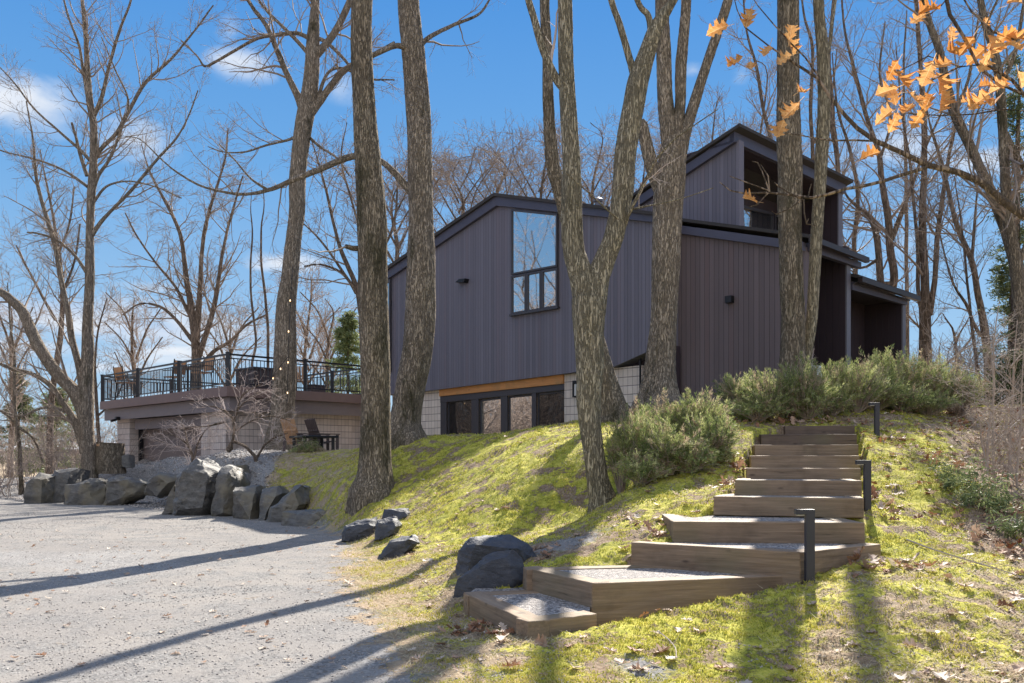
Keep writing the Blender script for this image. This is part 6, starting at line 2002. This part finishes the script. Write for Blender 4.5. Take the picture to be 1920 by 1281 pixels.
def leaf_mesh(seed, L=.13, Wd=.09, curl=.6, stem=.03):
    """lobed leaf with a folded, curled blade; built along +X"""
    out, k = leaf_outline(seed, L, Wd * 1.2)
    rg = random.Random(seed + 9)
    bm = bmesh.new()
    mids = {}
    V = []
    def z(x, y):
        return curl * (y * y) * 9 * rg.uniform(.8, 1.2) + math.sin(x / L * 3.0 + seed) * .012 * curl + abs(y) * .35 * curl
    ring = [bm.verts.new((x, y, z(x, y))) for x, y in out]
    n = len(out)
    mid = [bm.verts.new((s * L, 0, z(s * L, 0) * .5)) for s in (.0, .2, .4, .6, .8)]
    def mi(x): return mid[min(4, int(x / L / .2))]
    for i in range(n):
        a = ring[i]; b_ = ring[(i + 1) % n]
        ma = mi(out[i][0]); mb = mi(out[(i + 1) % n][0])
        try: bm.faces.new((a, b_, mb))
        except ValueError: pass
        if ma is not mb:
            try: bm.faces.new((a, mb, ma))
            except ValueError: pass
    # petiole
    p = [bm.verts.new(q) for q in ((-stem, -.0012, 0), (-stem, .0012, 0), (0.004, .0012, .001), (0.004, -.0012, .001))]
    bm.faces.new(p)
    me = bpy.data.meshes.new('leaf'); bm.to_mesh(me); bm.free()
    at = me.attributes.new('v', 'FLOAT', 'POINT')
    at.data.foreach_set('value', np.clip(np.array([rg.random() * .25 for _ in me.vertices]) + rg.uniform(.2, .75), 0, 1))
    return me


OD = 3.9
oak = [
    [(2905, 1250, 300), (2895, 1000, 240), (2890, 700, 230), (2895, 400, 220), (2885, 0, 200), (2875, -500, 160), (2895, -1000, 110)],
    [(2890, 700, 70), (2600, 650, 52, -.1), (2330, 590, 42, -.1), (2180, 530, 34, -.1), (2070, 472, 28, -.1), (1985, 425, 24), (1920, 401, 19), (1880, 372, 17), (1845, 341, 16), (1800, 322, 14), (1743, 309, 13), (1700, 288, 11), (1646, 264, 10), (1612, 240, 9), (1590, 217, 8), (1560, 180, 7), (1537, 146, 7), (1492, 118, 5), (1444, 86, 4), (1400, 52, 3), (1385, 19, 2.6), (1378, -10, 2)],
    [(1745, 309, 9), (1728, 317, 8), (1690, 328, 8), (1657, 339, 7.5), (1620, 348, 7), (1582, 354, 6.5), (1550, 364, 6), (1522, 370, 6), (1481, 364, 5), (1443, 360, 5), (1395, 361, 4), (1370, 356, 3), (1350, 340, 2.2)],
    [(1650, 265, 5), (1600, 263, 4.5), (1560, 264, 4), (1520, 258, 3.2), (1490, 252, 3), (1470, 250, 2.2)],
    [(1537, 146, 5), (1510, 108, 4), (1480, 78, 3.4), (1450, 45, 3), (1420, 10, 2.4), (1400, -20, 2)],
    [(1443, 360, 4), (1430, 325, 3.4), (1420, 305, 3), (1409, 302, 2)], [(1443, 360, 3), (1440, 330, 2.6), (1425, 308, 2)], [(1443, 358, 3), (1400, 342, 2.6), (1375, 333, 2), (1368, 330, 2)],
    [(1440, 362, 3), (1420, 384, 2.6), (1405, 388, 2)], [(1520, 370, 4), (1500, 372, 4), (1480, 362, 3.4), (1460, 350, 3), (1452, 342, 2)],
    [(1505, 373, 3.4), (1480, 392, 3), (1455, 402, 2.6), (1447, 396, 2)], [(1507, 374, 3.4), (1508, 400, 3), (1512, 420, 2.6), (1530, 423, 2)], [(1512, 420, 2.4), (1516, 410, 2)], [(1515, 370, 3), (1520, 350, 2.6), (1522, 345, 2)],
    [(2300, 585, 14), (2150, 380, 12), (2000, 100, 11), (1880, -70, 10), (1790, -90, 9), (1762, -40, 9), (1775, 30, 8), (1800, 70, 7), (1830, 130, 6.5), (1870, 160, 6), (1960, 200, 6)],
    [(2010, 110, 10), (1985, 50, 8), (1960, 20, 7), (1900, 75, 6), (1860, 60, 5), (1820, 20, 4), (1790, -30, 3)],
    [(1985, 425, 9), (1940, 200, 8), (1900, 150, 7), (1850, 120, 6), (1800, 125, 5), (1750, 150, 4), (1700, 150, 3)],
    [(1940, 210, 7), (1880, 205, 5), (1820, 215, 4), (1760, 218, 3), (1700, 215, 2.2)],
    [(1800, 125, 4), (1740, 105, 3), (1690, 130, 2.4)], [(1850, 125, 4), (1845, 60, 3), (1860, 20, 2.4)], [(1740, 30, 3), (1765, 10, 3), (1790, -20, 2.6)]]
ot = tree('oak_tree', 'oak off to the right whose near limb hangs orange leaves over the view', oak, OD, 'barkf', 'twigp', seed=901, fine=False, sides=9, amp=.0008, crown=None)
bpy.context.view_layer.update()
leaves = [(1342, 58, 46, 200), (1403, 35, 42, 250), (1375, 117, 42, 210), (1408, 125, 30, 265), (1438, 100, 34, 250), (1482, 60, 34, 80), (1478, 85, 46, 300), (1468, 112, 34, 200), (1506, 168, 34, 35), (1482, 208, 44, 225), (1462, 246, 44, 255),
          (1405, 377, 38, 180), (1635, 291, 46, 20), (1742, 22, 44, 30), (1722, 34, 36, 210), (1672, 135, 50, 240), (1690, 150, 44, 300), (1662, 172, 46, 200), (1678, 188, 40, 265), (1655, 222, 46, 215), (1675, 232, 40, 250),
          (1700, 205, 44, 225), (1716, 185, 44, 300), (1738, 140, 52, 250), (1756, 160, 50, 285), (1740, 195, 48, 235), (1765, 195, 46, 300), (1768, 120, 44, 200), (1790, 98, 50, 190), (1812, 88, 44, 240), (1832, 105, 48, 225), (1850, 92, 46, 280),
          (1845, 118, 44, 260), (1868, 88, 40, 10), (1890, 66, 48, 20), (1908, 72, 42, 340), (1900, 90, 42, 300), (1870, 170, 42, 200), (1850, 160, 44, 20), (1835, 190, 46, 215), (1818, 188, 40, 190), (1860, 195, 44, 250), (1880, 150, 40, 60), (1912, 150, 36, 300), (1905, 6, 34, 10), (1785, 65, 34, 260), (1850, 42, 28, 240), (1722, 222, 40, 240)]
for i, (x, y, s, a) in enumerate(leaves):
    me = leaf_mesh(1000 + i, L=s * random.uniform(.8, 1.05) / F * OD, Wd=s * random.uniform(.6, .8) / F * OD, curl=random.uniform(.5, 2.2))
    me.materials.append(M['oak'])
    o = bpy.data.objects.new('leaf', me); COL.objects.link(o)
    dd = OD + random.uniform(-.12, .12)
    ang_ = math.radians(a)
    c = px(x, y, dd)
    dirv = Vector((math.cos(ang_), random.uniform(-.5, .5), math.sin(ang_))).normalized()
    up = Vector((random.uniform(-.7, .7), -1, random.uniform(-.2, .9)))
    zz = (up - dirv * up.dot(dirv)).normalized(); yy = zz.cross(dirv)
    Mx = Matrix((dirv, yy, zz)).transposed().to_4x4()
    Mx.translation = Vector(c) - dirv * (s * .5 / F * OD)
    o.parent = ot
    o.matrix_local = Matrix.Translation(-ot.location) @ Mx

# string lights down the trunk and across to the deck corner
t = thing('string_light', 'string of small warm bulbs hanging down the trunk and looping to the deck', 'string lights', px(540, 760, 24.6))
path = [np.array(px(x, y, dd)) for x, y, dd in ((549, 500, 24.85), (545, 560, 24.75), (541, 640, 24.7), (540, 700, 24.65), (538, 760, 24.6))]
path2 = [np.array(px(x, y, dd)) for x, y, dd in ((541, 668, 24.7), (528, 684, 24.6), (516, 697, 24.7), (510, 706, 25.1), (480, 722, 26), (430, 665, 25.6))]
V1, Q1 = tubes([spline(path, .1), spline(path2, .1)], [np.full(len(spline(path, .1)), .008), np.full(len(spline(path2, .1)), .008)], 5)
link('cord', mesh_np('cord', V1, Q1), M['black'], t)
for (x, y, dd) in ((544, 562, 24.68), (541, 620, 24.62), (540, 678, 24.6), (539, 735, 24.55), (512, 708, 24.95), (526, 690, 24.55)):
    c = px(x, y, dd); b = MB(); b.lathe((c[0], c[1], c[2] - .05), [(.008, 0), (.015, .012), (.017, .024), (.012, .038), (.009, .05)], 10); b.build('bulb', M['bulb'], t, smooth=True)


# ------------------------------------------------------------------ ground cover
rng = np.random.default_rng(2024)


def in_view(n, y0, y1, k0=-.66, k1=.66, pw=1.6):
    y = y0 * (y1 / y0) ** (rng.random(n) ** (1 / pw) * 1.0) if False else y0 + (y1 - y0) * rng.random(n) ** pw
    k = rng.uniform(k0, k1, n)
    return k * y, y


def mossblades(n):
    x, y = in_view(n, 3.6, 19, pw=1.6)
    g, mo, dr, bl = zones(x, y)
    nb = fbm(x * 3.3, y * 3.3, seed=21, octv=3) * .9 + fbm(x * 16, y * 16, seed=22, octv=2) * .35
    keep = (g + nb * .5 < .42 + .2 * rng.random(n)) & (rng.random(n) < np.clip(mo * .95 + nb * 2.3, 0.02, 1))
    for poly, _z in FOOT:
        keep &= seg_dist(x, y, poly) > .01
    x = x[keep]; y = y[keep]; nb = nb[keep]; dr = dr[keep]; n = len(x)
    z = terr(x, y)
    s = (.007 + .009 * rng.random(n)) * (1 + .08 * (y - 4)) * (1 + .35 * np.clip(nb * 2, -.6, 1))
    D = np.stack([rng.normal(size=n) * .45, rng.normal(size=n) * .45, np.ones(n)], -1)
    a = rng.uniform(0, 6.28, n); wv = np.stack([np.cos(a), np.sin(a), np.zeros(n)], -1) * (s * .24)[:, None]
    P = np.stack([x, y, z - .003], -1)
    V = np.stack([P - wv, P + wv, P + D * s[:, None]], 1).reshape(-1, 3)
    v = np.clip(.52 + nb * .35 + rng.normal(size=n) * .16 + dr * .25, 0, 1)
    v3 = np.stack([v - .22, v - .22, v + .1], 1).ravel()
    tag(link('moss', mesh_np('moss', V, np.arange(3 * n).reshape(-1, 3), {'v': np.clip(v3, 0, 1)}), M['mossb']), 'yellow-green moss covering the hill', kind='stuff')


mossblades(680000)


def thatch(n):
    x, y = in_view(n, 3.8, 21, -.3, .66, pw=1.25)
    g, mo, dr, bl = zones(x, y)
    nb = fbm(x * 3.3, y * 3.3, seed=21, octv=3) * .9 + fbm(x * 1.1, y * 1.1, seed=25, octv=2)
    keep = (g < .45) & (rng.random(n) < np.clip(.22 + dr * 1.1 - nb * .7, 0, 1))
    for poly, _z in FOOT: keep &= seg_dist(x, y, poly) > .01
    x = x[keep]; y = y[keep]; dr = dr[keep]; n = len(x)
    z = terr(x, y)
    s = rng.uniform(.02, .07, n) * (1 + .05 * (y - 4))
    a = rng.uniform(0, 6.28, n)
    D = np.stack([np.cos(a), np.sin(a), rng.uniform(.05, .5, n)], -1)
    wv = np.stack([-np.sin(a), np.cos(a), np.zeros(n)], -1) * (.0014 * (1 + .12 * y))[:, None]
    P = np.stack([x, y, z + .004], -1)
    V = np.stack([P - wv, P + wv, P + D * s[:, None]], 1).reshape(-1, 3)
    v = np.clip(.5 + .25 * rng.normal(size=n) + .15 * dr, 0, 1)
    tag(link('dry_grass', mesh_np('dry_grass', V, np.arange(3 * n).reshape(-1, 3), {'v': np.repeat(v, 3)}), M['straw']), 'dry straw-coloured thatch between the moss and on the upper left bank', kind='stuff')


thatch(230000)


def stones(name, label, x, y, size, val, matn='pebble', lift=0.0):
    n = len(x)
    z = terr(x, y)
    oc = np.array([[1, 0, 0], [0, 1, 0], [-1, 0, 0], [0, -1, 0], [0, 0, 1], [0, 0, -.6]], float)
    V = oc[None] * (1 + rng.uniform(-.35, .35, (n, 6, 1))) + rng.normal(size=(n, 6, 3)) * .15
    V *= size[:, None, None] * np.array([1, .8, .6])
    a = rng.uniform(0, 6.28, n); c, s = np.cos(a)[:, None], np.sin(a)[:, None]
    X = V[..., 0] * c - V[..., 1] * s; Y = V[..., 0] * s + V[..., 1] * c
    V = np.stack([X + x[:, None], Y + y[:, None], V[..., 2] + z[:, None] + size[:, None] * .12 + lift], -1).reshape(-1, 3)
    Fq = np.array([[0, 1, 4], [1, 2, 4], [2, 3, 4], [3, 0, 4], [1, 0, 5], [2, 1, 5], [3, 2, 5], [0, 3, 5]])
    Q = (Fq[None] + (np.arange(n) * 6)[:, None, None]).reshape(-1, 3)
    tag(link(name, mesh_np(name, V, Q, {'v': np.repeat(val, 6)}), M[matn]), label, kind='stuff')


x, y = in_view(52000, 3.7, 19, -.66, .25, pw=1.35)
g, mo, dr, bl = zones(x, y)
den = sstep(fbm(x * .8, y * .8, seed=61, octv=4), -.25, .45)
k = (g > .5) & (rng.random(len(x)) < .15 + .85 * den)
x, y = x[k], y[k]
n = len(x)
stones('gravel', 'loose grey stone chips on the driveway', x, y, (.0028 + .0055 * rng.random(n) ** 3) * (1 + .05 * y), np.clip(.5 + .2 * rng.normal(size=n), 0, 1))
xx = []; yy = []
x = rng.uniform(-20, -3.5, 60000); y = rng.uniform(16, 36, 60000)
sb = seg_dist(x, y, BERM); k = sb < .1
x, y = x[k], y[k]; n = len(x)
stones('gravel', 'coarse blue-grey gravel on the slope behind the rocks', x, y, .016 + .022 * rng.random(n), np.clip(.48 + .28 * rng.normal(size=n), 0, 1))
# few chips and crumbs on the moss
x, y = in_view(9000, 3.7, 11, -.1, .66, pw=1.3)
g, mo, dr, bl = zones(x, y); k = (g < .6) & (fbm(x * 1.1, y * 1.1, seed=62, octv=3) > .05)
x, y = x[k], y[k]; n = len(x)
stones('gravel', 'scattered chips lying among the moss', x, y, .004 + .007 * rng.random(n), np.clip(.5 + .25 * rng.normal(size=n), 0, 1))


def litter(name, label, x, y, size, v0=.6, lift=.006, stand=.25):
    n = len(x)
    protos = [np.array(leaf_outline(3000 + i, 1.0, .7)[0]) for i in range(6)]
    m = len(protos[0])
    z = terr(x, y)
    pid = rng.integers(0, 6, n)
    O = np.stack(protos)[pid]            # n,m,2
    lx = O[..., 0] - .5; ly = O[..., 1]
    lz = (ly ** 2) * rng.uniform(.3, 2.2, (n, 1)) + lx ** 2 * rng.uniform(-.5, 1.0, (n, 1)) + rng.normal(size=(n, m)) * .02
    Vv = np.stack([lx, ly, lz], -1)
    Vv = np.concatenate([Vv, np.zeros((n, 1, 3))], 1) * size[:, None, None]
    # random tilt
    ax = rng.normal(size=(n, 3)); ax /= np.linalg.norm(ax, axis=1, keepdims=True)
    ax[:, 2] *= .2
    an = rng.normal(size=n) * stand
    yaw = rng.uniform(0, 6.28, n)
    c, s = np.cos(yaw)[:, None], np.sin(yaw)[:, None]
    Vv = np.stack([Vv[..., 0] * c - Vv[..., 1] * s, Vv[..., 0] * s + Vv[..., 1] * c, Vv[..., 2]], -1)
    Vv = Vv + np.cross(np.repeat(ax[:, None], m + 1, 1), Vv) * an[:, None, None]
    Vv = Vv + np.stack([x, y, z + lift + np.abs(an) * size * .35], -1)[:, None]
    V = Vv.reshape(-1, 3)
    i = np.arange(m); tri = np.stack([i, (i + 1) % m, np.full(m, m)], -1)
    Q = (tri[None] + (np.arange(n) * (m + 1))[:, None, None]).reshape(-1, 3)
    v = np.clip(v0 + .22 * rng.normal(size=n), 0, 1)
    tag(link(name, mesh_np(name, V, Q, {'v': np.repeat(v, m + 1)}), M['litter']), label, kind='stuff')


x, y = in_view(1500, 3.8, 14, -.25, .64, pw=1.2)
g, mo, dr, bl = zones(x, y)
k = (rng.random(len(x)) < .12 + .5 * sstep(fbm(x * .9, y * .9, seed=71, octv=3), 0, .5)) & ((g < .7) | (rng.random(len(x)) < .12))
for poly, _z in FOOT: k &= seg_dist(x, y, poly) > .0
x, y = x[k], y[k]
litter('leaf_litter', 'dry pale leaves scattered over the moss', x, y, rng.uniform(.05, .12, len(x)), .74)
# drifts: foot of the lowest step, step corners, right bank
def drift(cx, cy, d, rx, ry, n):
    c = D2(cx, d)
    return c[0] + rng.normal(size=n) * rx, c[1] + rng.normal(size=n) * ry
xs = []; ys = []
for a in ((925, 0, 5.55, .16, .22, 46), (1150, 0, 5.55, .18, .07, 26), (1620, 0, 6.15, .25, .12, 40), (1385, 0, 8.6, .12, .35, 60), (1375, 0, 9.6, .1, .4, 50), (1235, 0, 7.2, .15, .2, 16), (985, 0, 7.4, .2, .15, 24), (1655, 0, 10.8, .2, .25, 40), (1500, 0, 11.7, .6, .2, 90), (1650, 0, 8, .08, .4, 30)):
    q = drift(a[0], 0, a[2], a[3], a[4], a[5]); xs.append(q[0]); ys.append(q[1])
x = np.concatenate(xs); y = np.concatenate(ys)
k = np.ones(len(x), bool)
for poly, _z in FOOT: k &= seg_dist(x, y, poly) > .02
litter('leaf_litter', 'russet and tan oak leaves drifted against the timber steps', x[k], y[k], rng.uniform(.06, .12, k.sum()), .5, stand=.6)
x = rng.uniform(3.6, 11, 5200); y = rng.uniform(6.5, 14.5, 5200)
kk = x / y; k = (kk > .47 + .04 * rng.normal(size=len(x))) & (kk < .66)
litter('leaf_litter', 'brown leaf litter on the bank at right', x[k], y[k], rng.uniform(.05, .11, k.sum()), .42, stand=.5)
x, y = in_view(260, 4.5, 14, -.6, 0, pw=1.1)
litter('leaf_litter', 'few stray leaves on the driveway', x, y, rng.uniform(.03, .08, len(x)), .7)

# a few single large leaves and sticks one can point to
for i, (cx, cy, d, lbl) in enumerate([(1006, 1180, 5.05, 'large tan oak leaf propped against the corner of the lowest step'), (940, 1262, 4.55, 'pale curled leaf lying at the driveway edge in the foreground'), (1225, 1235, 4.75, 'bleached leaf on the moss below the second step'), (1735, 1202, 4.75, 'rust and cream folded leaf on the right foreground moss')]):
    me = leaf_mesh(2000 + i, L=.12, Wd=.09, curl=.9); me.materials.append(M['litter'])
    o = bpy.data.objects.new('fallen_leaf', me); COL.objects.link(o)
    X = (cx - 960) / F * d
    o.location = (X, d, float(terr(np.array([X]), np.array([d]))[0]) + .015)
    o.rotation_euler = (random.uniform(-.3, .3) + (1.0 if i == 0 else 0), random.uniform(-.3, .1), random.uniform(0, 6.28))
    tag(o, lbl, 'leaf', 'single fallen oak leaves')
for i, (p, lbl) in enumerate([([(1232, 1195, 5.0), (1250, 1215, 4.9), (1266, 1245, 4.75), (1268, 1270, 4.6)], 'thin bare twig standing in the foreground moss below the second step'), ([(1700, 1000, 6.9), (1760, 1030, 6.6), (1850, 1075, 6.2), (1920, 1100, 5.9)], 'long thin stick lying down the right bank')]):
    A = []
    for k_, (cx, cy, d) in enumerate(p):
        X = (cx - 960) / F * d; A.append((X, d, tz(X, d) + (.05 - .01 * k_ if i == 0 else .03)))
    b = MB(); S_ = spline(np.array(A), .05); b.tube(S_, np.linspace(.004, .002, len(S_)) * (1 + i), 5)
    if i == 0:
        b.tube([S_[len(S_) // 2], S_[len(S_) // 2] + np.array([.05, 0, .07])], [.002, .001], 4)
    tag(b.build('stick', M['twigp'], None), lbl, 'stick')
